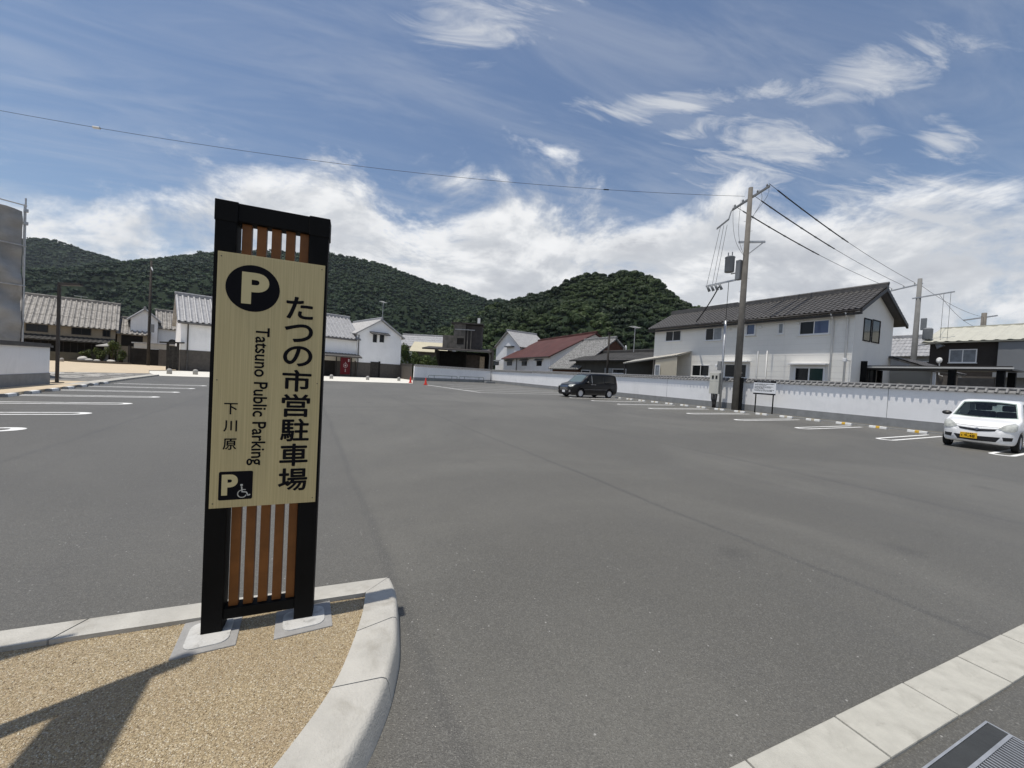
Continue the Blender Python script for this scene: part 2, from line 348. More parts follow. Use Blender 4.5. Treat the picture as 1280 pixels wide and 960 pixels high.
def window(parent, face, s, z, w, h, L=0, Wd=0, panes=2, fm=None, gm=None, gm2=None, fw=0.06, proud=0.035, sill=True, name='window'):
    """a window on face front(y=0) / back(y=Wd) / left(x=0) / right(x=L): s = start along the face, z = sill height"""
    fm = fm or M_WFRAME; gm = gm or M_GLASS
    def T(a, dpt, zz):           # a along face, dpt outwards
        return {'front': (a, -dpt, zz), 'back': (a, Wd+dpt, zz), 'left': (-dpt, a, zz), 'right': (L+dpt, a, zz)}[face]
    def bx(m_, a0, a1, d0, d1, z0, z1):
        m_.hexa([T(a0, d0, z0), T(a1, d0, z0), T(a1, d1, z0), T(a0, d1, z0), T(a0, d0, z1), T(a1, d0, z1), T(a1, d1, z1), T(a0, d1, z1)])
    m_ = MB()
    bx(m_, s, s+fw, 0.001, proud, z, z+h); bx(m_, s+w-fw, s+w, 0.001, proud, z, z+h)
    bx(m_, s+fw, s+w-fw, 0.001, proud, z, z+fw); bx(m_, s+fw, s+w-fw, 0.001, proud, z+h-fw, z+h)
    for k in range(1, panes):
        cx = s+w*k/panes; bx(m_, cx-fw*0.4, cx+fw*0.4, 0.001, proud-0.008, z+fw, z+h-fw)
    if sill: bx(m_, s-0.05, s+w+0.05, 0.001, proud+0.05, z-0.05, z-0.002)
    fo_ = m_.build(name, fm, parent)
    for k in range(panes):
        a0 = s+fw+(w-2*fw)*k/panes+0.01; a1 = s+fw+(w-2*fw)*(k+1)/panes-0.01
        q = MB(); dd = 0.012+0.006*(k % 2); bx(q, a0, a1, 0.002, dd, z+fw, z+h-fw); q.build('pane', gm2 if (gm2 and k == panes-1) else gm, fo_)
    return fo_
def gable_house(name, loc, rz, L, Wd, ez, rz_, label, cat='house', wallm=None, roofm=None, ov=0.5, gov=0.4, rib=0.28, crs=0.30, base=0.0, ridge=True, front_ov=None, group=None, amp=0.045, soffit=None, basez=0.0, basem=None, pp=4, deep=False):
    """gabled building, x along the ridge, y=0 front; returns the Empty"""
    rt = empty(name, loc, rz, label, cat, group)
    w = MB(); h = Wd/2
    vs = [(0, 0, basez), (L, 0, basez), (L, Wd, basez), (0, Wd, basez), (0, 0, ez), (L, 0, ez), (L, Wd, ez), (0, Wd, ez), (0, h, rz_-0.05), (L, h, rz_-0.05)]
    w.add(vs, [(0, 1, 5, 4), (2, 3, 7, 6), (1, 2, 6, 9, 5), (3, 0, 4, 8, 7), (3, 2, 1, 0), (4, 5, 9, 8), (6, 7, 8, 9)])
    w.build('wall', wallm, rt)
    if basem: 
        box('base_boards', basem, rt, -0.03, L+0.03, -0.04, Wd+0.03, basez, base)
    sl_ = (rz_-ez)/h; fo_ = ov if front_ov is None else front_ov
    rm_ = MB(); t = 0.12
    nr = max(2, int((L+2*gov)/rib)); nc = max(1, int((h+ov)/math.cos(math.atan(sl_))/crs))
    roof_mesh(rm_, [(-gov, -fo_, ez-sl_*fo_+t), (L+gov, -fo_, ez-sl_*fo_+t), (L+gov, h, rz_+t), (-gov, h, rz_+t)], nr, nc, amp=amp, pp=pp, deep=deep)
    roof_mesh(rm_, [(L+gov, Wd+ov, ez-sl_*ov+t), (-gov, Wd+ov, ez-sl_*ov+t), (-gov, h, rz_+t), (L+gov, h, rz_+t)], nr, nc, amp=amp, pp=pp, deep=deep)
    ro = rm_.build('roof', roofm, rt)
    if ridge:
        q = MB(); q.box(-gov-0.03, L+gov+0.03, h-0.13, h+0.13, rz_+t-0.05, rz_+t+0.20); q.tube([(-gov-0.06, h, rz_+t+0.24), (L+gov+0.06, h, rz_+t+0.24)], 0.10, 8)
        q.build('ridge_tiles', roofm, ro)
    return rt

# ================================================================== THE SETTING
def sheet(name, poly, z, m_, parent=None):
    me = bpy.data.meshes.new(name); me.from_pydata([(x, y, z) for x, y in poly], [], [tuple(range(len(poly)))])
    o = link(name, me, m_, parent); tag(o, kind='structure'); return o
M_EARTH = mat('dry_earth', (0.16, 0.14, 0.10), 0.95, 0.1, 0.3, 0.05)
sheet('ground', [(-2600, -2600), (2600, -2600), (2600, 2600), (-2600, 2600)], -0.06, M_EARTH)
lot = sheet('asphalt_lot', [(-8.2, 0.86), (1.5, 0.86), (8, 0.25), (40, -2.6), (40, 6), (25.6, 20), (25.6, 54.2), (12.2, 49.6), (9.6, 38.9), (-9.05, 35.6), (-8.6, 29), (-8.0, 20), (-7.75, 14), (-7.6, 3)], 0.0, M_ASPH)
road = sheet('road', [(-40, -30), (60, -30), (60, -4.36), (40, -2.63), (8, 0.245), (1.5, 0.855), (-8.2, 0.855), (-40, 0.855)], -0.003, M_ASPH)

# flush concrete edging between lot and road
strip = empty('concrete_edging'); strip['kind'] = 'structure'
ed_d = Vector((1, -0.0963, 0)).normalized(); ed_n = Vector((-ed_d.y, ed_d.x, 0)); ed_o = Vector((0.2, 0.782, 0))
pc = MB().box(0.004, 0.596, 0.0, 0.205, -0.05, 0.012).mesh('edging_block', bevel=0.006)
for k in range(-3, 22):
    o = link('edging_block', pc, M_CONC2, strip); p = ed_o+ed_d*(0.6*k+0.21)
    o.location = (p.x, p.y, random.uniform(-0.001, 0.002)); o.rotation_euler = (0, 0, math.atan2(ed_d.y, ed_d.x)+random.uniform(-0.002, 0.002))

# island: exposed aggregate with kerb stones
outer = [(-3.2, 3.0), (-1.263, 2.777), (-0.476, 2.690), (0.50, 2.575), (0.552, 2.52), (0.548, 2.40), (0.528, 2.239), (0.465, 1.934), (0.374, 1.695), (0.276, 1.523), (0.168, 1.371), (0.0, 1.17), (-0.3, 0.95), (-0.8, 0.87)]
inner = [(-3.19, 2.84), (-1.24, 2.62), (-0.46, 2.535), (0.385, 2.435), (0.370, 2.42), (0.352, 2.33), (0.325, 2.20), (0.262, 2.01), (0.180, 1.80), (0.085, 1.645), (-0.02, 1.505), (-0.17, 1.33), (-0.42, 1.14), (-0.85, 1.07)]
gp = [(x, y) for x, y in inner]+[(-3.2, 1.07)]
isl = sheet('island_paving', gp, 0.10, M_GRAVEL)
kerb = empty('island_kerb'); kerb['kind'] = 'structure'
def resample(line, n):
    pts = np.array(line); d = np.r_[0, np.cumsum(np.hypot(*np.diff(pts, axis=0).T))]; t = np.linspace(0, d[-1], n)
    return np.c_[np.interp(t, d, pts[:, 0]), np.interp(t, d, pts[:, 1])]
def smooth(line, k=5, n=200):
    q = resample(line, n)
    for _ in range(k): q[1:-1] = (q[:-2]+2*q[1:-1]+q[2:])/4
    return q
def kerb_stone(o_pts, i_pts, top=0.128, lean=0.03, r=0.022):
    """stone between an outer and an inner line, outer face leaning and its top edge rounded"""
    m_ = MB(); n = len(o_pts); vs = []; fs = []
    for (ox, oy), (ix, iy) in zip(o_pts, i_pts):
        d = Vector((ix-ox, iy-oy)); d.normalize()
        prof = [(-lean, -0.05), (0.0, top-r), (r*0.35, top-r*0.3), (r, top), (None, top-0.002), (None, 0.02)]
        for a, z in prof:
            if a is None: vs.append((ix, iy, z))
            else: vs.append((ox+d.x*a, oy+d.y*a, z))
    k = 6
    for i in range(n-1):
        for j in range(k): fs.append((i*k+j, i*k+(j+1) % k, (i+1)*k+(j+1) % k, (i+1)*k+j))
    fs += [tuple(range(k-1, -1, -1)), tuple(range((n-1)*k, n*k))]
    return m_.add(vs, fs)
so_b = resample(outer[:4], 60); si_b = resample(inner[:4], 60)                       # straight stones along the back
cuts = [0, 14, 27, 38.5, 49, 59]
def part_line(q, a, b, gap=0.003):
    t = np.arange(len(q)); s_ = np.linspace(a, b, 12); return np.c_[np.interp(s_, t, q[:, 0]), np.interp(s_, t, q[:, 1])]
bk_o = resample([(-3.2, 3.0), (-1.263, 2.777), (-0.476, 2.692), (0.545, 2.572)], 100); bk_i = resample([(-3.19, 2.84), (-1.24, 2.62), (-0.46, 2.535), (0.375, 2.442)], 100)
cs = [0, 12.5, 28, 44, 60, 76.5, 99]
for a, b in zip(cs[:-1], cs[1:]):
    kerb_stone(part_line(bk_o, a+0.12, b-0.12), part_line(bk_i, a+0.12, b-0.12), top=0.125, lean=0.0, r=0.012).build('kerb_stone', M_CONC, kerb, auto=50)
fr_o = smooth([(0.548, 2.569), (0.556, 2.50), (0.552, 2.38)]+outer[6:], 30); fr_i = smooth([(0.378, 2.440), (0.365, 2.38), (0.348, 2.29)]+inner[6:], 30)
cs = [0, 36, 72, 108, 140, 170, 199]
for a, b in zip(cs[:-1], cs[1:]):
    kerb_stone(part_line(fr_o, a+0.25, b-0.25), part_line(fr_i, a+0.25, b-0.25), top=0.130, lean=0.028, r=0.03).build('kerb_stone', M_CONC, kerb, auto=50)
# sign footings set in the aggregate
foot = empty('sign_footing', (0, 0, 0)); foot['kind'] = 'structure'
for x0, x1, y0, y1 in ((-0.505, -0.25, 2.25, 2.535), (-0.09, 0.182, 2.22, 2.465)):
    fo = MB().box(x0, x1, y0, y1, 0.02, 0.107).build('mortar_surround', M_PADC, foot, bevel=0.004)
    cx, cy = (x0+x1)/2, (y0+y1)/2; hx, hy = (x1-x0)/2-0.035, (y1-y0)/2-0.035; pl = []
    for qx, qy, a0 in ((1, 1, 0), (-1, 1, 90), (-1, -1, 180), (1, -1, 270)):
        for k in range(5):
            a = R(a0+22.5*k); pl.append((cx+qx*(hx-0.045)+0.045*math.cos(a), cy+qy*(hy-0.045)+0.045*math.sin(a)))
    m_ = MB().prism(pl, 0.05, 0.113); m_.build('mortar_bed', M_PADW, fo, bevel=0.004)

# loose surface stones of the aggregate, and grit swept against the kerb
def point_in(poly, x, y):
    c = np.zeros(len(x), bool); n = len(poly)
    for i in range(n):
        x0, y0 = poly[i]; x1, y1 = poly[(i+1) % n]
        if y0 == y1: continue
        t = ((y0 > y) != (y1 > y)) & (x < (x1-x0)*(y-y0)/(y1-y0)+x0); c ^= t
    return c
def stone_material(name, cols):
    m = bpy.data.materials.new(name); m.use_nodes = True; K = NT(m.node_tree); b = m.node_tree.nodes['Principled BSDF']; at = K.n('ShaderNodeAttribute', attribute_name='tint')
    cr = K.n('ShaderNodeValToRGB'); cr.color_ramp.interpolation = 'LINEAR'
    while len(cr.color_ramp.elements) < len(cols): cr.color_ramp.elements.new(0.5)
    for i, c in enumerate(cols): cr.color_ramp.elements[i].position = i/(len(cols)-1); cr.color_ramp.elements[i].color = (*c, 1)
    K.l(at.outputs['Fac'], cr.inputs[0]); K.l(cr.outputs[0], b.inputs['Base Color']); b.inputs['Roughness'].default_value = 0.6; return m
def scatter(name, P, rad, m_, parent=None):
    o8 = np.array([(1, 0, 0), (-1, 0, 0), (0, 1, 0), (0, -1, 0), (0, 0, 1), (0, 0, -1)], float); f8 = np.array([(0, 2, 4), (2, 1, 4), (1, 3, 4), (3, 0, 4), (2, 0, 5), (1, 2, 5), (3, 1, 5), (0, 3, 5)])
    n = len(P); V = o8[None]*RNG.uniform(0.6, 1.3, (n, 6, 1)); a = RNG.uniform(0, 6.28, n); ca, sa = np.cos(a)[:, None], np.sin(a)[:, None]
    x = V[..., 0]*ca-V[..., 1]*sa; y = V[..., 0]*sa+V[..., 1]*ca; V = np.stack([x, y, V[..., 2]*0.6], -1)*rad[:, None, None]+P[:, None, :]
    Fc = (f8[None]+6*np.arange(n)[:, None, None]).reshape(-1, 3); V = V.reshape(-1, 3)
    me = bpy.data.meshes.new(name); me.vertices.add(len(V)); me.vertices.foreach_set('co', V.ravel()); me.loops.add(len(Fc)*3); me.loops.foreach_set('vertex_index', Fc.ravel()); me.polygons.add(len(Fc)); me.polygons.foreach_set('loop_start', np.arange(0, len(Fc)*3, 3)); me.update()
    at = me.attributes.new('tint', 'FLOAT', 'POINT'); at.data.foreach_set('value', np.repeat(RNG.random(n), 6).astype(np.float32)); me.shade_smooth()
    o = link(name, me, m_, parent); o['kind'] = 'stuff'; return o
npb = 46000; px_ = RNG.uniform(-1.75, 0.40, npb); py_ = RNG.uniform(1.25, 2.75, npb); ok = point_in(gp, px_, py_)
for x0, x1, y0, y1 in ((-0.505, -0.25, 2.25, 2.535), (-0.09, 0.182, 2.22, 2.465)): ok &= ~((px_ > x0) & (px_ < x1) & (py_ > y0) & (py_ < y1))
px_, py_ = px_[ok], py_[ok]
scatter('aggregate_stones', np.c_[px_, py_, np.full(len(px_), 0.1005)], RNG.uniform(0.0018, 0.0042, len(px_)), stone_material('aggregate_stone', [(0.16, 0.11, 0.06), (0.36, 0.28, 0.16), (0.46, 0.37, 0.22), (0.40, 0.33, 0.22), (0.62, 0.56, 0.43)]), isl)
ng = 900; tt = RNG.random(ng); ii = (tt*(len(fr_o)-1)).astype(int); off = RNG.exponential(0.22, ng)+0.03
dirn = np.array([1.0, -0.35]); gpx = fr_o[ii, 0]+off*dirn[0]+RNG.normal(size=ng)*0.05; gpy = fr_o[ii, 1]+off*dirn[1]+RNG.normal(size=ng)*0.05
keep = (gpx < 2.2) & (gpy > 0.9); keep &= (np.min(np.hypot(gpx[:, None]-fr_o[None, ::4, 0], gpy[:, None]-fr_o[None, ::4, 1]), axis=1) > 0.035)
scatter('loose_grit', np.c_[gpx, gpy, np.full(ng, 0.0015)][keep], RNG.uniform(0.0015, 0.0038, ng)[keep], stone_material('grit_stone', [(0.10, 0.095, 0.085), (0.28, 0.26, 0.23), (0.50, 0.47, 0.42)]), lot)

# parking bays: double hairpin lines, painted
def hairpin(L, gap=0.17, w=0.115, z=0.004, pointed=1.0):
    """U-shaped line, tip at the origin, legs running to +x"""
    path_o = [(L, -gap-w)]; path_i = [(L, -gap)]
    n = 10; ro, ri = gap+w, gap
    cx = ro*1.25*pointed
    for k in range(n+1):
        a = R(-90-180*k/n); path_o.append((cx+ro*1.25*pointed*math.cos(a), ro*math.sin(a))); path_i.append((cx+ri*0.75*math.cos(a), ri*math.sin(a)))
    path_o.append((L, gap+w)); path_i.append((L, gap))
    vs = [(x, y, z) for x, y in path_o]+[(x, y, z) for x, y in path_i]; n = len(path_o)
    return MB().add(vs, [(i, i+1, n+i+1, n+i) for i in range(n-1)])
lineR = hairpin(5.0, 0.14, 0.11).mesh('parking_line'); lineL = hairpin(3.5, 0.14, 0.11).mesh('parking_line')
for k in range(-2, 9):
    o = link('parking_line', lineR, M_PAINT, lot, (17.23, 2.98+2.5*k, 0))
for k in range(-2, 7):
    o = link('parking_line', lineL, M_PAINT, lot, (-4.47, 10.41+2.48*k, 0), math.pi)
def stripe(p0, p1, w, parent=lot, name='painted_line'):
    a = Vector((*p0, 0)); b = Vector((*p1, 0)); d = (b-a).normalized(); n = Vector((-d.y, d.x, 0))*w/2
    return MB().add([a-n+Vector((0, 0, .004)), b-n+Vector((0, 0, .004)), b+n+Vector((0, 0, .004)), a+n+Vector((0, 0, .004))], [(0, 1, 2, 3)]).build(name, M_PAINT, parent)
stripe((10.4, 37.2), (11.6, 26.45), 0.16)
for yy, x0, x1 in ((26.45, 11.68, 22.2), (29.2, 11.4, 22.4), (32.2, 11.1, 22.5), (35.6, 12.4, 22.6), (39.5, 13.4, 23.0)):
    stripe((x0, yy), (x1, yy+0.5), 0.14)
# kerb strip at the head of the right-hand bays
for k in range(0, 14):
    y0 = -2+2.0*k
    if 14 < y0 < 16: continue
    box('bay_edging_block', M_GREYC, lot, 23.55, 23.67, y0+0.006, y0+1.994, -0.02, 0.03)

# plaza and pavement on the left, concrete apron in front of the storehouses
M_BEIGE = mat('beige_paving', (0.50, 0.415, 0.30), 0.85, 0.2, 0.10, 1.2, 0.1, 60)
M_APRON = mat('pale_apron_concrete', (0.62, 0.60, 0.54), 0.85, 0.2, 0.06, 0.6, 0.1, 40)
plaza = sheet('plaza_paving', [(-8.35, 13), (-8.42, 20), (-8.55, 22.5), (-8.8, 26), (-9.3, 35.6), (-10.6, 39.5), (-12.2, 45.5), (-10.6, 49), (-14, 68), (-34, 80), (-60, 60), (-20, 13)], 0.05, M_BEIGE)
sheet('concrete_apron', [(-9.05, 35.62), (9.6, 38.92), (12.2, 49.62), (12.2, 56.2), (-10.3, 49.5), (-12.15, 45.4), (-10.55, 39.4)], 0.012, M_APRON)
M_COBBLE = mat('grey_cobble', (0.17, 0.165, 0.155), 0.85, 0.2, 0.35, 2.5, 0.4, 6, stain=(0.30, 0.28, 0.25), sscale=1.6, samt=0.6)
sheet('cobbled_gutter', [(-8.8, 25.6), (-9.3, 35.5), (-10.2, 38.4), (-15.0, 33.5), (-15.5, 30.2), (-12.5, 27.0), (-10.6, 25.4)], 0.055, M_COBBLE)
M_SLAB = mat('pale_stone_slab', (0.52, 0.50, 0.46), 0.8, 0.25, 0.12, 3, 0.2, 20)
r2 = random.Random(3)
slabs = empty('stone_slab_path', (0, 0, 0)); slabs['kind'] = 'structure'
for k in range(46):
    t = r2.random(); cx = -9.4-5.3*t+r2.uniform(-0.4, 0.4); cy = 26.3+r2.uniform(0, 7.5)+3*(1-t)*0.6
    if cx > -9.2: continue
    a0 = r2.random()*6.28; ww = r2.uniform(0.22, 0.5)
    pl = [(cx+ww*r2.uniform(0.8, 1.2)*math.cos(a0+i*1.047), cy+ww*0.8*r2.uniform(0.8, 1.2)*math.sin(a0+i*1.047)) for i in range(6)]
    MB().prism(pl, 0.03, 0.075+r2.uniform(0, .006)).build('stone_slab', M_SLAB, slabs)
lk = empty('left_kerb'); lk['kind'] = 'structure'
kl = resample([(-7.72, 8), (-7.75, 14), (-7.95, 20), (-8.25, 24.5), (-8.6, 29), (-9.0, 35.6)], 47)
for i in range(46):
    p, q = Vector((*kl[i], 0)), Vector((*kl[i+1], 0)); d = (q-p).normalized(); n = Vector((-d.y, d.x, 0)); p = p+d*0.005; q = q-d*0.005
    z = Vector((0, 0, 0.09)); b = Vector((0, 0, -0.03))
    MB().hexa([p+b, q+b, q+n*0.5+b, p+n*0.5+b, p+z, q+z, q+n*0.5+z, p+n*0.5+z]).build('kerb_stone', M_BEIGE if i < 24 else M_CONC, lk)

# ================================================================== HILLS AND FOREST
M_HILL = mat('hill_soil', (0.016, 0.026, 0.013), 0.95, 0.1, 0.3, 0.02)
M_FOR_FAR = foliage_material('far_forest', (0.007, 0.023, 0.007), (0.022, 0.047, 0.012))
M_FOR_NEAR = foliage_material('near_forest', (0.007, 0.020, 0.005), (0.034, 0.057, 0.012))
def vnoise(x, y, seed=0):
    """smooth value noise on arrays"""
    xi, yi = np.floor(x).astype(int), np.floor(y).astype(int); fx, fy = x-xi, y-yi
    fx = fx*fx*(3-2*fx); fy = fy*fy*(3-2*fy)
    def hsh(a, b):
        h = (a*374761393+b*668265263+seed*982451653) & 0x7fffffff; h = ((h ^ (h >> 13))*1274126177) & 0x7fffffff
        return (h & 0xffff)/65535.0
    return (hsh(xi, yi)*(1-fx)+hsh(xi+1, yi)*fx)*(1-fy)+(hsh(xi, yi+1)*(1-fx)+hsh(xi+1, yi+1)*fx)*fy
def fbm(x, y, seed=0, o=4): return sum(0.5**k*(vnoise(x*2**k, y*2**k, seed+k)-0.5) for k in range(o))
def crown_variant(seed, ntri=130, core=True, zs=0.8, jit=0.45):
    """unit crown: noisy dome covered with leaf-spray triangles over a dark core"""
    rg = np.random.default_rng(seed)
    ph = rg.uniform(0, 2*np.pi, ntri); ct = rg.uniform(-0.35, 1.0, ntri); st = np.sqrt(1-ct**2)
    d = np.c_[st*np.cos(ph), st*np.sin(ph), ct]
    lob = rg.normal(size=(5, 3)); lob /= np.linalg.norm(lob, axis=1)[:, None]; lob[:, 2] = abs(lob[:, 2])
    rr = 0.72+0.30*np.max(np.clip(d@lob.T, 0, 1)**4, axis=1)+rg.uniform(-0.07, 0.09, ntri)
    c = d*rr[:, None]*np.array([1, 1, zs])
    nn = d+rg.normal(size=d.shape)*jit; nn /= np.linalg.norm(nn, axis=1)[:, None]
    a = np.cross(nn, rg.normal(size=d.shape)); a /= np.linalg.norm(a, axis=1)[:, None]; b = np.cross(nn, a)
    sz = rg.uniform(0.13, 0.27, ntri)[:, None]
    v = np.stack([c+a*sz, c-a*sz*0.6+b*sz, c-a*sz*0.6-b*sz], axis=1).reshape(-1, 3)
    f = np.arange(ntri*3).reshape(-1, 3)
    bm = bmesh.new(); bmesh.ops.create_icosphere(bm, subdivisions=2 if core else 1, radius=1.0)
    cv = np.array([x.co[:] for x in bm.verts]); cf = np.array([[q.index for q in x.verts] for x in bm.faces]); bm.free()
    cr = 0.66+0.27*np.max(np.clip(cv@lob.T, 0, 1)**4, axis=1); cv = cv*cr[:, None]*np.array([1, 1, zs])
    return np.r_[v, cv], np.r_[f, cf+len(v)]
VAR_NEAR = [crown_variant(i, 210, True, 0.72, 0.38) for i in range(6)]
VAR_FAR = [crown_variant(20+i, 46, False, 0.6, 0.3) for i in range(5)]
def forest(name, P, rad, variants, m_, label, parent=None, tint=None, sq=None):
    vs, fs, ts = [], [], []; off = 0
    for i, p in enumerate(P):
        v, f = variants[i % len(variants)]; a = RNG.uniform(0, 6.28); ca, sa = math.cos(a), math.sin(a); r = rad[i]
        x = (v[:, 0]*ca-v[:, 1]*sa)*r*RNG.uniform(0.85, 1.15); y = (v[:, 0]*sa+v[:, 1]*ca)*r; z = v[:, 2]*r*RNG.uniform(0.8, 1.15)
        vs.append(np.c_[x+p[0], y+p[1], z+p[2]]); fs.append(f+off); off += len(v)
        tv = tint[i] if tint is not None else RNG.uniform(0, 1)
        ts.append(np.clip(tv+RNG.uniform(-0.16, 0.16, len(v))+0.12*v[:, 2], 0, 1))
    V = np.concatenate(vs); Fc = np.concatenate(fs)
    me = bpy.data.meshes.new(name); me.vertices.add(len(V)); me.vertices.foreach_set('co', V.ravel())
    me.loops.add(len(Fc)*3); me.loops.foreach_set('vertex_index', Fc.ravel()); me.polygons.add(len(Fc)); me.polygons.foreach_set('loop_start', np.arange(0, len(Fc)*3, 3))
    me.update(); at = me.attributes.new('tint', 'FLOAT', 'POINT'); at.data.foreach_set('value', np.concatenate(ts).astype(np.float32))
    o = link(name, me, m_, parent); 
    if label: tag(o, label, 'forest', kind='stuff')
    return o
def hill(name, ridge, D, back, front, seed, rough, clear, drop=0.0):
    """terrain whose crest follows the skyline points (u, v) at distance D; returns height function over (lateral, ahead)"""
    pts = [PD(u, v, D) for u, v in ridge]; aa = np.array([p@Xh for p in pts]); hh = np.array([p[2] for p in pts])-clear
    def H(a, d):
        crest = np.interp(a, aa, hh, left=hh[0]*0.6, right=max(hh[-1]*0.6, 2)); dd = d-(D+rough*3*fbm(a/(D*.12), a*0+seed, seed, 2)*0)
        t = np.where(dd < 0, 1+dd/front, 1-dd/back); t = np.clip(t, 0, 1); g = np.where(dd < 0, t**1.05, t*t*(3-2*t))
        rav = rough*3.2*fbm(a/(D*0.10)+3, d/(D*0.16), seed, 4)*np.clip(1-t, 0, 1)*np.clip(t*3, 0, 1)
        return np.maximum(crest*g+rav, -1.0)
    A_ = np.linspace(aa[0]-D*0.12, aa[-1]+D*0.12, 120); D_ = np.linspace(D-front, D+back, 60)
    ga, gd = np.meshgrid(A_, D_); z = H(ga, gd)
    P = ga[..., None]*Xh+gd[..., None]*Fh; P[..., 2] = z; n1, n2 = len(A_), len(D_)
    fs = [(j*n1+i, j*n1+i+1, (j+1)*n1+i+1, (j+1)*n1+i) for j in range(n2-1) for i in range(n1-1)]
    me = bpy.data.meshes.new(name); me.from_pydata(P.reshape(-1, 3).tolist(), [], fs); me.shade_smooth()
    tag(link(name, me, M_HILL), kind='structure')
    return H, aa
RIDGE_A = [(-260, 330), (-140, 312), (-60, 302), (0, 297), (27, 296), (50, 295.5), (68, 297.5), (90, 305), (110, 312), (125, 316), (152, 325), (167, 331), (200, 345), (260, 372), (330, 400)]
RIDGE_B = [(40, 400), (90, 372), (130, 349), (150, 339), (167, 331), (190, 322), (215, 318), (250, 314), (300, 311), (350, 311), (400, 315), (440, 318), (470, 325), (490, 331), (512, 340), (543, 352), (559, 354), (587, 364), (612, 373), (625, 371), (640, 375), (700, 395), (800, 420)]
RIDGE_M = [(520, 425), (560, 408), (600, 388), (620, 378), (640, 373), (667, 366), (691, 357.5), (715, 344), (737, 338), (761, 340), (785, 336), (802, 340.5), (819, 345.5), (825, 354), (838, 363), (860, 383), (890, 408), (940, 432)]
def plant(name, H, a0, a1, d0, d1, spacing, r0, r1, variants, m_, label, tscale, seed, lift=0.35, keep=None):
    na, nd = int((a1-a0)/spacing), int((d1-d0)/spacing); rg = np.random.default_rng(seed)
    ga, gd = np.meshgrid(np.linspace(a0, a1, na), np.linspace(d0, d1, nd)); ga = ga.ravel()+rg.uniform(-.5, .5, na*nd)*spacing; gd = gd.ravel()+rg.uniform(-.5, .5, na*nd)*spacing
    z = H(ga, gd); ok = z > 3.0
    if keep is not None: ok &= keep(ga, gd)
    ga, gd, z = ga[ok], gd[ok], z[ok]
    P = ga[:, None]*Xh+gd[:, None]*Fh; rad = (r0+(r1-r0)*rg.random(len(ga))**1.4)*(1+0.55*(rg.random(len(ga)) > 0.88)); P[:, 2] = z+rad*lift
    tint = np.clip(0.42+1.1*fbm(ga/tscale, gd/tscale, seed, 3)+rg.normal(size=len(ga))*0.20, 0, 1)
    return forest(name, P, rad, variants, m_, label, tint=tint)
HA, aA = hill('hill_terrain', RIDGE_A, 1000, 300, 420, 3, 30, 7)
HB, aB = hill('hill_terrain', RIDGE_B, 760, 260, 430, 11, 26, 6)
HM, aM = hill('hill_terrain', RIDGE_M, 310, 130, 150, 23, 9, 4.0)
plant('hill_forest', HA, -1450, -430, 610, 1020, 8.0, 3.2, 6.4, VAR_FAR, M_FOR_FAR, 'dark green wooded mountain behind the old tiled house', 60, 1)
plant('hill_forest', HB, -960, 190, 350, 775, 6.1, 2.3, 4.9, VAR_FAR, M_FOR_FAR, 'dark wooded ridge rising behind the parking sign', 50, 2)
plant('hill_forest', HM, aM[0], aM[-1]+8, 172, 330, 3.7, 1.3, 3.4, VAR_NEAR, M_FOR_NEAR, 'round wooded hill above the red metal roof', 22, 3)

# ================================================================== THE PARKING SIGN
SG_O = Vector((-0.415, 2.385, 0.105)); SG_A = math.atan2(2.333-2.385, 0.504)
sign = empty('parking_sign', SG_O, SG_A, 'tall black framed parking sign with cream panel and brown slats, standing on the island', 'sign')
def zz(z): return z-0.105
M_SLAT = mat('brown_slat', (0.185, 0.070, 0.016), 0.5, 0.3, 0.2, 8, streak=0.35)
def wood_panel_mat():
    m = bpy.data.materials.new('cream_woodgrain_panel'); m.use_nodes = True; K = NT(m.node_tree); b = m.node_tree.nodes['Principled BSDF']
    co = K.n('ShaderNodeTexCoord').outputs['Object']; mpn = K.n('ShaderNodeMapping'); K.l(co, mpn.inputs[0]); mpn.inputs['Scale'].default_value = (150, 1, 1.6)
    f = K.noise(mpn.outputs[0], 1.0, 3, 0.6, 0.2)
    c = K.mix(K.ss(f, 0.35, 0.7), (0.47, 0.385, 0.19), (0.56, 0.465, 0.24)); K.l(c, b.inputs['Base Color']); b.inputs['Roughness'].default_value = 0.5
    return m
M_PANEL = wood_panel_mat()
M_INK = mat('black_vinyl', (0.006, 0.006, 0.008), 0.7, 0.1)
M_CREAM = mat('cream_vinyl', (0.58, 0.50, 0.27), 0.5, 0.3)
for x0, x1 in ((0.0, 0.090), (0.412, 0.504)):
    p = box('post', M_BLACK, sign, x0, x1, 0.0, 0.095, 0.0, zz(2.275), bevel=0.003)
    box('post_cap', M_BLACK, p, x0-0.003, x1+0.005, -0.003, 0.098, zz(2.185), zz(2.2875), bevel=0.004)
box('top_rail', M_BLACK, sign, 0.091, 0.411, 0.003, 0.090, zz(2.195), zz(2.284), bevel=0.003)
box('bottom_rail', M_BLACK, sign, 0.091, 0.411, 0.008, 0.085, zz(0.168), zz(0.222), bevel=0.003)
for k in range(5):
    x0 = 0.106+0.0648*k
    box('slat', M_SLAT, sign, x0, x0+0.042, 0.030, 0.062, zz(0.222), zz(2.195), bevel=0.002)
panel = box('panel', M_PANEL, sign, 0.020, 0.494, -0.012, -0.001, zz(0.756), zz(2.033), bevel=0.001)
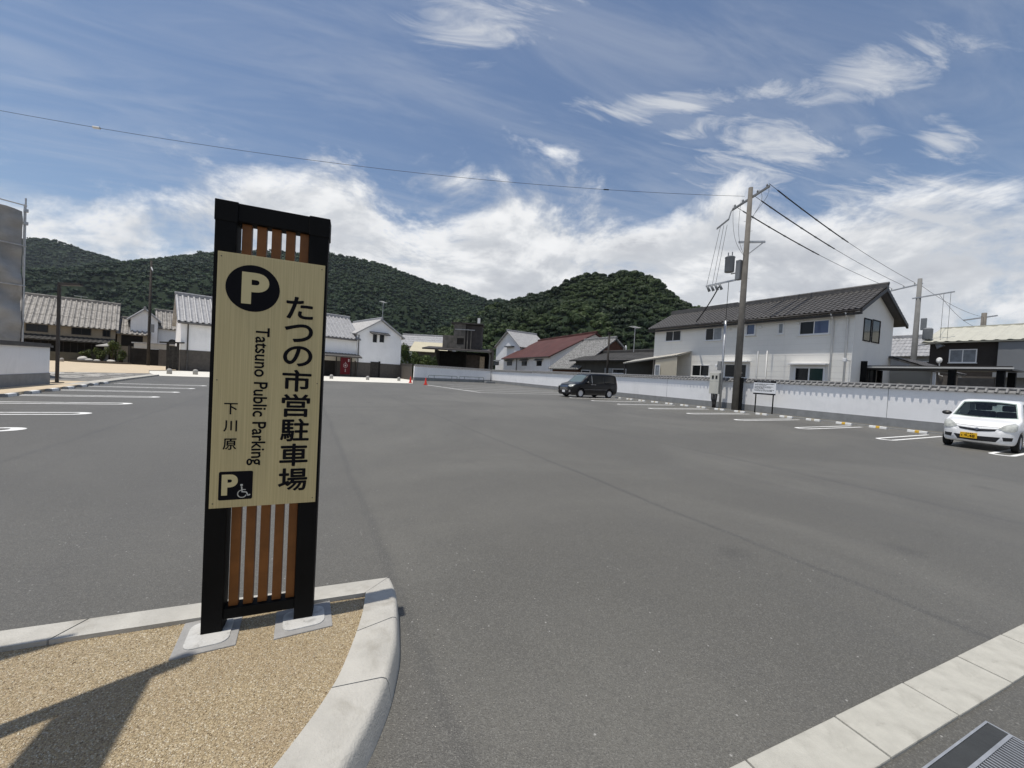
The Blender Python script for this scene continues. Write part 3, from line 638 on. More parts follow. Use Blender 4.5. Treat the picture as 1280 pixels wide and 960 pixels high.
def text_mesh(body, size, bold=0.0, extrude=0.0006):
    cu = bpy.data.curves.new('lettering', 'FONT'); cu.body = body; cu.size = size; cu.align_x = 'CENTER'; cu.align_y = 'CENTER'
    cu.offset = bold; cu.extrude = extrude; cu.resolution_u = 6
    to = bpy.data.objects.new('lettering', cu); COL.objects.link(to); bpy.context.view_layer.update()
    dg = bpy.context.evaluated_depsgraph_get(); me = bpy.data.meshes.new_from_object(to.evaluated_get(dg)); bpy.data.objects.remove(to); bpy.data.curves.remove(cu)
    return me
def letter(body, cx, cz, w, h, m_, parent, bold=0.0, rot=0.0, y=-0.0128, name='lettering', size=0.1, fat=0.0):
    """lettering fitted to a box w x h centred at (cx, cz) on the sign's face"""
    me = text_mesh(body, size, bold)
    co = np.array([v.co[:] for v in me.vertices]); mn, mx = co.min(0), co.max(0); c = (mn+mx)/2; e = mx-mn
    q = co-c
    if rot: q = np.c_[q[:, 1], -q[:, 0], q[:, 2]]; e = np.array([e[1], e[0], e[2]])
    sx = w/e[0] if w else h/e[1]; sz = h/e[1] if h else sx
    nv = np.c_[cx+q[:, 0]*sx, y-q[:, 2], cz+q[:, 1]*sz]
    me.vertices.foreach_set('co', nv.astype(np.float32).ravel()); me.update(); me.name = name; me.materials.clear()
    if fat:
        bm = bmesh.new(); bm.from_mesh(me)
        for k, (ox, oz) in enumerate(((fat, 0), (-fat, 0), (0, fat), (0, -fat))):
            m2 = me.copy(); m2.transform(Matrix.Translation((ox, -0.00012*(k+1), oz))); bm.from_mesh(m2); bpy.data.meshes.remove(m2)
        bm.to_mesh(me); bm.free()
    return link(name, me, m_, parent)
for ch, z, w, h in (('た', 1.793, .122, .112), ('つ', 1.662, .128, .092), ('の', 1.541, .132, .104), ('市', 1.411, .132, .112), ('営', 1.280, .128, .118), ('駐', 1.150, .130, .118), ('車', 1.017, .128, .116), ('場', .885, .132, .118)):
    letter(ch, 0.383, zz(z), w, h, M_INK, panel, bold=0.0004, name='character', fat=0.0021)
letter('Tatsuno Public Parking', 0.211, zz(1.322), 0.078, 0.705, M_INK, panel, bold=0.0002, rot=1, fat=0.0010)
for ch, z in (('下', 1.258), ('川', 1.171), ('原', 1.079)):
    letter(ch, 0.097, zz(z), .056, .056, M_INK, panel, bold=0.0003, name='character', fat=0.0006)
def disc(name, cx, cz, r, y0, y1, m_, parent, n=48):
    vs = [(cx+r*math.cos(2*math.pi*k/n), y, cz+r*math.sin(2*math.pi*k/n)) for y in (y0, y1) for k in range(n)]
    return MB().add(vs, [tuple(range(n)), tuple(range(2*n-1, n-1, -1))]+[(k, (k+1) % n, n+(k+1) % n, n+k) for k in range(n)]).build(name, m_, parent)
em = disc('parking_emblem', 0.172, zz(1.868), 0.1165, -0.0128, -0.011, M_INK, panel)
letter('P', 0.182, zz(1.868), 0.118, 0.158, M_CREAM, em, bold=0.0042, y=-0.0138, name='emblem_letter')
def rrect(name, x0, x1, z0, z1, r, y0, y1, m_, parent):
    pl = []
    for cx, cz, a0 in ((x1-r, z1-r, 0), (x0+r, z1-r, 90), (x0+r, z0+r, 180), (x1-r, z0+r, 270)):
        for k in range(6): a = R(a0+18*k); pl.append((cx+r*math.cos(a), cz+r*math.sin(a)))
    n = len(pl); return MB().add([(x, y, z) for y in (y0, y1) for x, z in pl], [tuple(range(n)), tuple(range(2*n-1, n-1, -1))]+[(k, (k+1) % n, n+(k+1) % n, n+k) for k in range(n)]).build(name, m_, parent)
sq = rrect('wheelchair_emblem', 0.057, 0.202, zz(0.795), zz(0.940), 0.008, -0.0128, -0.011, M_INK, panel)
letter('P', 0.104, zz(0.872), 0.068, 0.105, M_CREAM, sq, bold=0.0045, y=-0.0138, name='emblem_letter')
wc = MB(); M_SILV = mat('pale_grey_vinyl', (0.55, 0.55, 0.50), 0.5, 0.3); cx, cz = 0.158, zz(0.824)
def flat_path(mb_, pts, w, y=-0.0136):
    for a, b in zip(pts[:-1], pts[1:]):
        a = Vector((a[0], 0, a[1])); b = Vector((b[0], 0, b[1])); d = (b-a).normalized(); n = Vector((-d.z, 0, d.x))*w/2; a = a-d*w*.3; b = b+d*w*.3
        mb_.add([(a-n).to_tuple()[:1]+(y,)+((a-n).z,), (b-n).to_tuple()[:1]+(y,)+((b-n).z,), (b+n).to_tuple()[:1]+(y,)+((b+n).z,), (a+n).to_tuple()[:1]+(y,)+((a+n).z,)], [(0, 1, 2, 3)])
flat_path(wc, [(cx+0.019*math.cos(R(a)), cz+0.019*math.sin(R(a))) for a in range(110, 350, 15)], 0.0045)
flat_path(wc, [(cx-0.003, cz+0.036), (cx, cz+0.010), (cx+0.018, cz+0.008), (cx+0.026, cz-0.010), (cx+0.034, cz-0.006)], 0.0055)
flat_path(wc, [(cx-0.001, cz+0.022), (cx+0.014, cz+0.020)], 0.004)
flat_path(wc, [(cx-0.006, cz+0.045), (cx-0.001, cz+0.045)], 0.009)
wc.build('wheelchair_figure', M_SILV, sq)

for bx_ in (0.035, 0.479):
    for bz_ in (0.78, 1.40, 2.01): disc('panel_screw', bx_, zz(bz_), 0.0028, -0.0132, -0.0115, M_DARKM, panel, 10)
# unseen post and plate, added and shaped to throw the shadow on the aggregate
sx_, sy_ = math.sin(SHADOW_AZ)/math.tan(SUN_EL), math.cos(SHADOW_AZ)/math.tan(SUN_EL)
def on_ground(x, y, z): return (x-sx_*(z-0.1), y-sy_*(z-0.1), z)
lb = on_ground(-0.44, 2.235, 3.6); LEAN = 0.085          # lean turns the post's shadow off the sun's bearing
lb = (lb[0], lb[1]-LEAN*3.5, 0.1)
caster = empty('shadow_caster_post', (lb[0], lb[1], 0.1), 0, 'added unseen leaning post and plate that cast the shadow beside the parking sign', 'shadow caster')
MB().tube([(0, 0, 0), (0, LEAN*3.5, 3.5)], [0.045, 0.04], 12).build('post', M_DARKM, caster, smooth=True)
pp_ = [on_ground(x, y, z) for (x, y), z in zip([(-0.535, 2.19), (-0.555, 1.72), (-0.84, 1.72), (-0.80, 2.06)], [3.3, 3.1, 3.1, 3.3])]; pp_ = [(p[0]-lb[0], p[1]-lb[1], p[2]-0.1) for p in pp_]
MB().hexa([(p[0], p[1], p[2]-0.03) for p in pp_]+[tuple(p) for p in pp_]).build('shadow_plate', M_BLACK, caster)
lb2 = on_ground(-0.94, 2.60, 3.0)  # second unseen pole, added to cast the narrow wedge of shadow farther left
bp2 = empty('shadow_caster_pole', (lb2[0], lb2[1], 0.1), 0, 'added unseen pole with a vane that casts the wedge shadow left of the parking sign', 'pole')
MB().tube([(0, 0, 0), (0, 0, 2.9)], [0.02, 0.012], 8).build('pole', M_DARKM, bp2, smooth=True)
MB().add([(0.0, 0, 2.89), (-0.30, 0.03, 2.75), (-0.30, -0.09, 2.75), (0, -0.012, 2.85), (0.0, 0, 2.88), (-0.30, 0.03, 2.74), (-0.30, -0.09, 2.74), (0, -0.012, 2.84)], [(0, 1, 2, 3), (7, 6, 5, 4), (0, 4, 5, 1), (1, 5, 6, 2), (2, 6, 7, 3), (3, 7, 4, 0)]).build('shadow_vane', M_DARKM, bp2)

# drain in the road
dr = empty('drain_grate', (2.87, 0.461, 0.0), math.atan2(-0.044, 0.553), 'steel drain grate with a dark cover strip, set in the road beside the edging', 'drain')
M_DPLATE = mat('dark_cover_plate', (0.035, 0.037, 0.037), 0.6, 0.4, 0.15, 8, 0.2, 60)
DL = -2.0
fr = MB(); fr.box(DL, 0.012, 0.0, 0.008, -0.03, 0.006); fr.box(0.004, 0.012, -0.47, 0.0, -0.03, 0.006); fr.box(DL, 0.004, -0.075, -0.063, -0.03, 0.008); fr.box(DL, 0.004, -0.47, -0.46, -0.03, 0.006); fr.build('frame', M_STEEL, dr)
box('cover_strip', M_DPLATE, dr, DL, 0.002, -0.062, -0.001, -0.03, 0.004)
bars = MB()
for k in range(100):
    x = -0.004-0.0195*k; bars.box(x-0.007, x, -0.459, -0.076, 0.0001, 0.0058)
tag(bars.build('bearing_bars', M_STEEL, dr), kind='stuff')
for y in (-0.17, -0.27, -0.37): box('cross_bar', M_STEEL, dr, DL, 0.002, y-0.005, y+0.005, 0.0, 0.0068)
box('pit_shade_sheet', M_RUBBER, dr, DL, 0.002, -0.46, -0.075, -0.02, -0.0004)  # black sheet just below the bars stands in for the pit's shade

# ================================================================== WALLS OF THE LOT
def plaster_wall(name, p0, p1, h, label, thick=0.16, skirt=0.40, cope=True, joint=(), ov=0.095, pitch=0.275, topc=None):
    a = Vector((*p0, 0)); b = Vector((*p1, 0)); L = (b-a).length
    rt = empty(name, a, math.atan2(b.y-a.y, b.x-a.x), label, 'wall')
    box('plaster', M_PLASTER, rt, 0, L, -thick, 0, skirt, h-0.16)                    # face to the lot is y = 0 side (left of p0->p1)
    box('concrete_skirting', M_GREYC, rt, -0.004, L+0.004, -thick-0.02, 0.022, -0.05, skirt-0.001)
    for s in joint: box('joint', M_GREYC, rt, s, s+0.02, 0.0005, 0.003, skirt, h-0.16)
    if cope:
        c = MB(); cy = -thick/2; w = thick/2+ov
        c.add([(0, cy-w, h-0.16), (L, cy-w, h-0.16), (L, cy+w, h-0.16), (0, cy+w, h-0.16), (0, cy, h-0.02), (L, cy, h-0.02)], [(0, 3, 2, 1), (3, 0, 4), (1, 2, 5), (2, 3, 4, 5), (0, 1, 5, 4)])
        n = int(L/pitch)
        for k in range(n):
            x = (k+0.5)*L/n
            for sgn in (-1, 1):
                c.tube([(x, cy+sgn*(w+0.018), h-0.165), (x, cy+sgn*0.03, h+0.0)], 0.052, 6)
        c.tube([(0, cy, h+0.005), (L, cy, h+0.005)], 0.065, 8)
        o = c.build('coping_tiles', mat('grey_coping_tile', (0.165, 0.165, 0.165), 0.6, 0.35, 0.3, 5.0, 0.1, 20), rt); o['kind'] = 'stuff'
    else:
        box('coping', topc or M_TILEDK, rt, -0.05, L+0.05, -thick-0.08, 0.08, h-0.158, h-0.07); box('coping_cap', topc or M_TILEDK, rt, -0.03, L+0.03, -thick-0.02, 0.02, h-0.069, h)
    return rt
plaster_wall('boundary_wall', (25.2, -8), (25.2, 41.7), 2.02, 'long white plaster wall with grey tile coping behind the parked cars', joint=(15.9, 29.0, 40.5))
plaster_wall('boundary_wall', (25.45, 41.9), (25.45, 54.3), 1.98, 'lower end section of white wall under the red roof storehouse')
bw = plaster_wall('boundary_wall', (25.3, 54.1), (12.35, 49.55), 2.0, 'shaded white wall behind the low steel railing', ov=0.09)
plaster_wall('boundary_wall', (-9.3, 23.1), (-9.3, 10.0), 1.70, 'white wall with grey skirting beside the dark lamp post', cope=False, skirt=0.5)

# ================================================================== BOLLARDS, CONES, RAILING, WHEEL STOPS
M_STONE = mat('grey_granite', (0.33, 0.32, 0.30), 0.8, 0.25, 0.2, 20, 0.3, 60)
def bollard(x, y, z, label):
    o = MB().lathe([(0.17, 0), (0.17, 0.30), (0.155, 0.36), (0.11, 0.405), (0.05, 0.43), (0.0, 0.435)], 14).build('stone_bollard', M_STONE, None, smooth=True)
    o.location = (x, y, z); return tag(o, label, 'bollard', 'stone bollards before the storehouses')
bollard(-9.41, 39.6, 0.012, 'round stone bollard at the corner of the beige plaza')
bollard(-7.95, 40.4, 0.012, 'round stone bollard before the dark wooden gate')
bollard(2.4, 43.4, 0.012, 'round stone bollard before the red banner')
bollard(6.0, 44.1, 0.012, 'round stone bollard before the storehouse side door')
bollard(9.5, 45.0, 0.012, 'round stone bollard beside the orange cones')
bollard(-24.8, 64.0, 0.05, 'stone bollard in front of the old house')
M_CONE = mat('orange_red_plastic', (0.55, 0.03, 0.015), 0.5, 0.4)
def cone(x, y, label):
    rt = empty('traffic_cone', (x, y, 0.0), random.random(), label, 'cone', 'traffic cones by the white wall')
    box('base', M_CONE, rt, -0.19, 0.19, -0.19, 0.19, 0.0, 0.04, bevel=0.01)
    MB().lathe([(0.145, 0.04), (0.125, 0.10), (0.03, 0.69), (0.022, 0.70)], 16).build('cone', M_CONE, rt, smooth=True)
cone(9.6, 39.9, 'red traffic cone farther from the painted line, next to the dark fence')
cone(10.35, 36.9, 'red traffic cone standing on the painted line')
M_RAIL = mat('dull_green_grey_rail', (0.17, 0.20, 0.19), 0.55, 0.4, 0.1, 4)
def railing(p0, p1, label):
    a = Vector((*p0, 0)); b = Vector((*p1, 0)); L = (b-a).length
    rt = empty('low_railing', a, math.atan2(b.y-a.y, b.x-a.x), label, 'railing', 'low steel railings before the shaded wall')
    MB().tube([(0, 0, 0), (0, 0, 0.72), (0.06, 0, 0.78), (L-0.06, 0, 0.78), (L, 0, 0.72), (L, 0, 0)], 0.035, 8).build('hoop', M_RAIL, rt, smooth=True)
    for x in (0.9, L-0.9):
        MB().tube([(x, 0, 0), (x, 0, 0.78)], 0.03, 8).build('upright', M_RAIL, rt)
    MB().tube([(0, 0, 0.22), (L, 0, 0.22)], 0.028, 8).build('lower_bar', M_RAIL, rt)
railing((13.9, 48.4), (18.3, 49.9), 'low steel hoop railing beside the cones')
railing((18.7, 50.1), (23.0, 51.6), 'low steel hoop railing at the corner of the white wall')
box_ = MB().box(-0.9, 0.9, -0.25, 0.25, 0, 0.28).build('stone_block', M_GREYC, None, bevel=0.02); box_.location = (23.9, 51.3, 0); box_.rotation_euler = (0, 0, 0.33); tag(box_, 'low grey concrete block at the wall corner', 'block')
M_STOP = mat('white_wheel_stop', (0.70, 0.70, 0.68), 0.6, 0.3, 0.08, 6, 0.15, 60, stain=(0.4, 0.4, 0.38), sscale=6, samt=0.4)
M_YEL = mat('yellow_band', (0.60, 0.36, 0.03), 0.5, 0.4); M_ORG = mat('amber_band', (0.55, 0.28, 0.05), 0.5, 0.4)
def stop_mesh(L=0.6):
    p = [(-0.075, 0), (0.075, 0), (0.06, 0.09), (0.04, 0.10), (-0.04, 0.10), (-0.06, 0.09)]
    vs = [(x, y, z) for y in (-L/2, L/2) for x, z in p]; n = 6
    return MB().add(vs, [tuple(range(n-1, -1, -1)), tuple(range(n, 2*n))]+[(i, (i+1) % n, n+(i+1) % n, n+i) for i in range(n)]).mesh('wheel_stop_body', bevel=0.008)
SM = stop_mesh()
def band_mesh(L=0.13, e=0.004):
    p = [(-0.075-e, 0.01), (0.075+e, 0.01), (0.06+e, 0.09), (0.04, 0.10+e), (-0.04, 0.10+e), (-0.06-e, 0.09)]
    vs = [(x, y, z) for y in (-L/2, L/2) for x, z in p]; n = 6
    return MB().add(vs, [tuple(range(n-1, -1, -1)), tuple(range(n, 2*n))]+[(i, (i+1) % n, n+(i+1) % n, n+i) for i in range(n)]).mesh('reflective_band')
BMY = band_mesh(); BMY.materials.append(M_YEL)
BMF = band_mesh(); BMF.materials.append(mat('faded_band', (0.40, 0.36, 0.28), 0.7, 0.2))
def wheel_stop(x, y, z, rz, label, group, band=True, faded=False):
    rt = empty('wheel_stop', (x, y, z), rz, label, 'wheel stop', group); link('body', SM, M_STOP, rt)
    if band: link('reflective_band', BMF if faded else BMY, None, rt)
    else:
        for yy in (-0.26, 0.26): link('end_cap', BMC, M_GREYC, rt, (0, yy, 0))
BMC = band_mesh(0.09); BMC.materials.append(M_GREYC)
for k in range(-1, 9):
    for dy in (0.62, 1.88):
        fd_ = 2.98+2.5*k+dy > 9.4; wheel_stop(22.65, 2.98+2.5*k+dy, 0.0, random.uniform(-0.02, 0.02), 'white wheel stop with a faded band, along the wall between notice board and van' if fd_ else 'white wheel stop with a bright yellow band, at the wall beside the white hatchback', 'wheel stops along the long white wall', faded=fd_)
for k in range(-1, 6):
    for dy in (0.62, 1.86):
        y = 10.41+2.48*k+dy; xk = float(np.interp(y, kl[:, 1], kl[:, 0]))
        wheel_stop(xk+0.10, y, 0.0, random.uniform(-0.02, 0.02)+0.02, 'pale wheel stop with dark ends, against the left pavement kerb', 'wheel stops along the left kerb', band=False)

# ================================================================== NOTICE BOARD, METER STAND, LAMP POST
nb = empty('notice_board', (24.42, 13.26, 0), -math.pi/2, 'white notice board with black header on two dark legs, before the white wall', 'notice board')   # x runs to -Y, front faces -X
M_NB = mat('white_board', (0.78, 0.79, 0.80), 0.5, 0.3)
box('board', M_NB, nb, -0.64, 0.64, -0.02, 0.0, 1.12, 1.97)
hd = box('header', M_INK, nb, -0.64, 0.64, -0.024, -0.0201, 1.845, 1.965)
box('footer', M_INK, nb, -0.64, 0.64, -0.024, -0.0201, 1.125, 1.205)
rr = random.Random(5); ln = MB(); hl = MB()
x = -0.42
while x < 0.36:
    w = rr.uniform(0.025, 0.04); hl.box(x, x+w, -0.0262, -0.0242, 1.893, 1.917); x += w+rr.choice((0.03, 0.035, 0.08))
for z, n_ in ((1.735, 1.12), (1.675, 0.7), (1.585, 1.05), (1.525, 0.95), (1.465, 0.6), (1.385, 1.1), (1.325, 1.0)):
    x = -0.58
    while x < -0.58+n_:
        w = rr.uniform(0.02, 0.04); ln.box(x, x+w, -0.0222, -0.0203, z, z+0.034); x += w+rr.choice((0.006, 0.008, 0.03))
ln.build('text_lines', M_INK, nb); hl.build('header_text', M_NB, hd)
for x in (-0.5, 0.5): MB().tube([(x, 0.03, 0), (x, 0.03, 1.16)], 0.035, 10).build('leg', M_BLACK, nb, smooth=True)
for x in (-0.5, 0.5): MB().tube([(x, 0.03, 1.16), (x, 0.03, 1.9)], 0.02, 8).build('bracket', M_BLACK, nb, smooth=True)

ms = empty('meter_stand', (24.55, 16.5, 0), -math.pi/2, 'beige electric meter cabinet on a thin steel mast, beside the concrete utility pole', 'meter cabinet')
M_MBOX = mat('beige_cabinet', (0.55, 0.54, 0.48), 0.5, 0.3, 0.05, 3)
cb = box('cabinet', M_MBOX, ms, -0.36, 0.30, -0.16, 0.12, 0.95, 2.35, bevel=0.015)
for x in (-0.20, 0.06): box('meter_window', M_GLASS, cb, x, x+0.14, -0.172, -0.161, 1.95, 2.18)
box('door_seam', M_GREYC, cb, -0.34, 0.28, -0.1615, -0.1602, 1.78, 1.79)
for x in (-0.24, -0.12, 0.0, 0.12): MB().tube([(x, 0, 0.95), (x*0.9, 0, 0.55), (x*0.5, 0, 0.30), (x*0.5, 0, 0)], 0.045, 8).build('conduit', M_DARKM, ms, smooth=True)
MB().tube([(0.38, 0.02, 0), (0.38, 0.02, 5.85)], 0.075, 10).build('mast', M_STEEL, ms, smooth=True)
box('junction_box', M_GREYC, ms, 0.10, 0.36, -0.12, 0.10, 2.55, 3.15, bevel=0.02)
box('dome_light', M_WFRAME, ms, -0.06, 0.06, -0.12, 0.04, 2.75, 2.95, bevel=0.03)
MB().tube([(0.38, 0.02, 5.6), (0.30, 0.02, 5.75), (0.18, 0.02, 5.70)], 0.03, 6).build('service_bracket', M_STEEL, ms)

lp = empty('lamp_post', (-9.32, 23.72, 0.05), 0, 'dark brown square lamp post with a short arm, beside the left white wall', 'lamp post')
box('post', M_DARKM, lp, -0.048, 0.048, -0.048, 0.048, 0, 4.28, bevel=0.01)
arm = Vector((0.6, -0.32, 0)).normalized()
am = MB(); n_ = Vector((-arm.y, arm.x, 0))*0.075; s0 = arm*0.08; e0 = arm*0.95
am.hexa([s0-n_+Vector((0, 0, 4.15)), e0-n_+Vector((0, 0, 4.18)), e0+n_+Vector((0, 0, 4.18)), s0+n_+Vector((0, 0, 4.15)), s0-n_+Vector((0, 0, 4.275)), e0-n_+Vector((0, 0, 4.27)), e0+n_+Vector((0, 0, 4.27)), s0+n_+Vector((0, 0, 4.275))])
am.build('arm', M_DARKM, lp); box('base_plate', M_DARKM, lp, -0.16, 0.16, -0.16, 0.16, 0, 0.03)

# ================================================================== UTILITY POLES AND WIRES
M_CAN = mat('grey_transformer', (0.19, 0.20, 0.21), 0.5, 0.4, 0.1, 4); M_WIRE = mat('black_cable', (0.012, 0.012, 0.012), 0.6, 0.3); M_PORC = mat('white_porcelain', (0.7, 0.7, 0.68), 0.3, 0.5)
def utility_pole(name, loc, rz, H, label, r0=0.22, r1=0.13, full=True):
    rt = empty(name, loc, rz, label, 'utility pole')
    MB().tube([(0, 0, -0.04), (0, 0, H*0.4), (0, 0, H)], [r0, r0*0.62+r1*0.38, r1], 16).build('pole', M_POLE, rt, smooth=True)
    return rt
u1 = utility_pole('utility_pole', (24.55, 15.05, 0), 0, 14.2, 'tall weathered concrete utility pole standing in front of the white wall', 0.23, 0.13)
# local axes of pole 1 top arm: along the lot's Y (towards the far left and near right of the pole)
def arm_part(rt, p0, p1, s=0.05, name='cross_arm', m_=None):
    a, b = Vector(p0), Vector(p1); d = (b-a).normalized(); n = d.cross(Vector((0, 0, 1))).normalized()*s; u_ = Vector((0, 0, s))
    return MB().hexa([a-n-u_, b-n-u_, b+n-u_, a+n-u_, a-n+u_, b-n+u_, b+n+u_, a+n+u_]).build(name, m_ or M_STEEL, rt)
A1 = Vector((0.30, -1, 0)).normalized()
arm_part(u1, -A1*1.05+Vector((0.10, 0, 13.1)), A1*1.0+Vector((0.10, 0, 14.05)), 0.06, m_=M_CAN)
arm_part(u1, -A1*1.10+Vector((0.10, 0, 13.05)), -A1*1.12+Vector((-0.05, 0, 12.55)), 0.04, 'arm_drop', M_CAN)
arm_part(u1, -A1*1.1+Vector((-0.05, 0, 12.5)), -A1*1.75+Vector((-0.2, 0, 11.95)), 0.05, m_=M_CAN)
def insul(rt, p, h=0.3, r=0.06):
    return MB().lathe([(r*0.4, 0), (r*0.4, h*0.3), (r, h*0.35), (r*0.7, h*0.55), (r, h*0.6), (r*0.6, h*0.9), (0, h)], 8, p).build('insulator', M_PORC if h < 0.28 else M_CAN, rt, smooth=True)
for t in (-0.9, -0.45, 0.35, 0.85): insul(u1, tuple(A1*t+Vector((0.10, 0, 13.56+t*0.46))), 0.28)
UPZ = 1.9
arm_part(u1, -A1*0.55+Vector((0.12, 0, 9.0+UPZ)), A1*0.95+Vector((0.12, 0, 8.72+UPZ)), 0.06)
arm_part(u1, Vector((0.0, 0, 8.0+UPZ)), A1*0.85+Vector((0.12, 0, 8.70+UPZ)), 0.03, 'brace')
tr = MB().lathe([(0.0, 7.05+UPZ), (0.27, 7.06+UPZ), (0.29, 7.12+UPZ), (0.29, 7.95+UPZ), (0.31, 7.98+UPZ), (0.31, 8.02+UPZ), (0.18, 8.1+UPZ), (0, 8.12+UPZ)], 16, tuple(-A1*0.85+Vector((-0.12, 0, 0)))).build('transformer', M_CAN, u1, auto=40)
for q in (-0.12, 0.12): MB().tube([tuple(-A1*(0.85+q)+Vector((-0.12, 0, 8.08+UPZ))), tuple(-A1*(0.85+q)+Vector((-0.12, 0, 8.35+UPZ)))], 0.035, 6).build('bushing', M_CAN, tr)
box('switch_box', M_CAN, u1, -0.30, 0.05, 0.16, 0.45, 6.5+UPZ, 7.75+UPZ, bevel=0.02)
arm_part(u1, Vector((0, 0.1, 7.0+UPZ)), Vector((-0.1, 0.85, 7.0+UPZ)), 0.03, 'transformer_bracket')
arm_part(u1, -A1*0.2+Vector((-0.05, 0, 6.55+UPZ)), -A1*2.1+Vector((-0.35, 0, 6.25+UPZ)), 0.05)
for t in (1.25, 1.5, 1.75, 2.0):
    c_ = -A1*t+Vector((-0.33, 0, 6.25+UPZ-t*0.05)); MB().tube([tuple(c_+Vector((-0.05, 0, 0.12))), tuple(c_+A1*0.12+Vector((0.05, 0, -0.26)))], [0.07, 0.09], 8).build('cutout_switch', M_CAN, u1, smooth=True)
for k in range(14):
    z = 2.4+0.75*k; sd = 1 if k % 2 else -1; MB().tube([(0, 0.1*sd, z), (0, 0.30*sd, z)], 0.012, 5).build('step_bolt', M_STEEL, u1)
box('cable_guard', M_BLACK, u1, -0.06, 0.10, -0.36, -0.225, 0.0, 2.1)
MB().tube([(0, 0, 9.2), (0.26, 0.04, 9.0), (0.24, 0, 4.0), (0.24, 0, 0.4)], 0.025, 6).build('down_cable', M_WIRE, u1, smooth=True)
def wire(name, a, b, sag, r, label=None, parent=None, n=24, group=None, m_=None):
    a, b = Vector(a), Vector(b); pts = [a.lerp(b, k/n)-Vector((0, 0, 4*sag*(k/n)*(1-k/n))) for k in range(n+1)]
    o = MB().tube(pts, r, 6).build(name, m_ or M_WIRE, parent, smooth=True)
    if label: tag(o, label, 'cable', group)
    return o, pts
B1 = Vector((24.55, 15.05, 0))
T_l = B1-A1*0.95+Vector((0.1, 0, 13.35)); T_m = B1+A1*0.1+Vector((0.1, 0, 13.75)); T_r = B1+A1*0.95+Vector((0.1, 0, 14.2)); T_x = B1+Vector((0.2, 0, 13.0))
u2 = utility_pole('utility_pole', (46.9, 13.25, 0), 0, 11.8, 'pale concrete utility pole beside the grey house behind the carport', 0.24, 0.15)
u2.children[0].data.materials[0] = mat('pale_pole_concrete', (0.19, 0.19, 0.185), 0.85, 0.2, 0.12, 2.0, 0.2, 40, streak=0.3)
arm_part(u2, (-0.1, 1.95, 11.0), (0, -0.2, 11.35), 0.05); arm_part(u2, (-0.15, 0.35, 10.1), (0.1, -2.1, 10.35), 0.05); arm_part(u2, (0, 0, 5.95), (0.1, -1.9, 6.2), 0.05)
MB().lathe([(0, 6.45), (0.30, 6.47), (0.32, 6.55), (0.32, 7.35), (0.2, 7.45), (0, 7.47)], 16, (0, -0.75, 0)).build('transformer', M_CAN, u2, auto=40)
arm_part(u2, (0, 0, 6.6), (0, -0.5, 6.6), 0.04, 'transformer_bracket'); box('switch_box', M_CAN, u2, -0.1, 0.1, -0.62, -0.28, 7.3, 8.3)
MB().tube([(0, -1.35, 6.2), (0, -1.6, 5.75)], [0.16, 0.28], 8).build('cutout_switch', M_CAN, u2)
for y_, z_ in ((1.8, 11.05), (1.0, 11.15), (0.3, 11.28)): insul(u2, (-0.05, y_, z_), 0.25)
for y_ in (-1.5, -1.9): MB().tube([(0.05, y_, 10.3), (0.05, y_, 6.2)], 0.012, 5).build('jumper_wire', M_WIRE, u2)
u3 = utility_pole('utility_pole', (69.5, 14.0, 0), 0, 11.7, 'dark utility pole with two cross arms beyond the pale metal roof', 0.3, 0.22)
arm_part(u3, (0, 1.6, 11.0), (0, -1.0, 11.3), 0.07); arm_part(u3, (0, 2.3, 9.9), (0, -0.4, 10.2), 0.07)
for i, (pa, dy, dz) in enumerate(((T_l, 1.8, 11.25), (T_m, 1.0, 11.35), (T_r, 0.3, 11.5))):
    o, pts = wire('power_line', pa, (46.85, 13.25+dy, dz), 0.35, 0.014, ('power line on the lower insulator of the tall weathered pole', 'power line from the middle of the tall weathered pole', 'power line on the top insulator of the tall weathered pole')[i], group='power lines between the two nearer poles')
    MB().tube(pts[1:12], 0.036, 6).build('insulating_sleeve', M_WIRE, o, smooth=True)
    for k in range(2, 11, 2): MB().tube([tuple(pts[k]), tuple(pts[k].lerp(pts[k+1], 0.25))], 0.052, 6).build('sleeve_joint', M_CAN, o)
for i, z0 in enumerate((9.0, 8.85)):
    wire('power_line', (46.95, 13.25-1.2*i, 11.3-i), (69.5, 14.0+0.7*i, 11.2-i), 0.4, 0.014, ('upper power line beyond the pale concrete pole', 'lower power line beyond the pale concrete pole')[i], group='power lines beyond the pale pole')
# the long wire over the lot, to a pole out to the left
F_ = Vector((-20.5, 44.9, 0)); F_ = Vector(tuple(PD(-90, 121, 20))); 
u4 = utility_pole('utility_pole', (F_.x, F_.y, 0), 0.4, F_.z+0.3, 'utility pole holding the far end of the long wire over the lot', 0.2, 0.13)
ow, opts = wire('overhead_wire', B1+Vector((-0.1, 0.3, 13.75)), F_-Vector((0, 0, 0.0)), 0.95, 0.010, 'single thin wire crossing the sky over the whole lot', n=40)
for k, r_ in ((33, 0.07), (8, 0.035)):
    MB().tube([tuple(opts[k]), tuple(opts[k].lerp(opts[k+1], 0.28))], r_, 8).build('wire_connector', M_PORC if r_ > 0.05 else M_WIRE, ow)
for k, (q0, q1) in enumerate(((-1.55, 2.05), (-1.35, 1.7), (-1.15, 1.5))):
    MB().tube([tuple(A1*q0+Vector((-0.15, 0, 12.1))), tuple(-A1*q1+Vector((-0.33, 0, 8.25)))], 0.012, 5).build('jumper_wire', M_WIRE, u1)
for q, z in ((-0.9, 13.3), (-0.45, 13.5)):
    pts = [A1*q*(1-t/8)+Vector((-0.1-0.4*math.sin(math.pi*t/8), 0, z-(z-9.8)*t/8-0.5*math.sin(math.pi*t/8))) for t in range(9)]; MB().tube([tuple(p) for p in pts], 0.010, 5).build('jumper_wire', M_WIRE, u1)
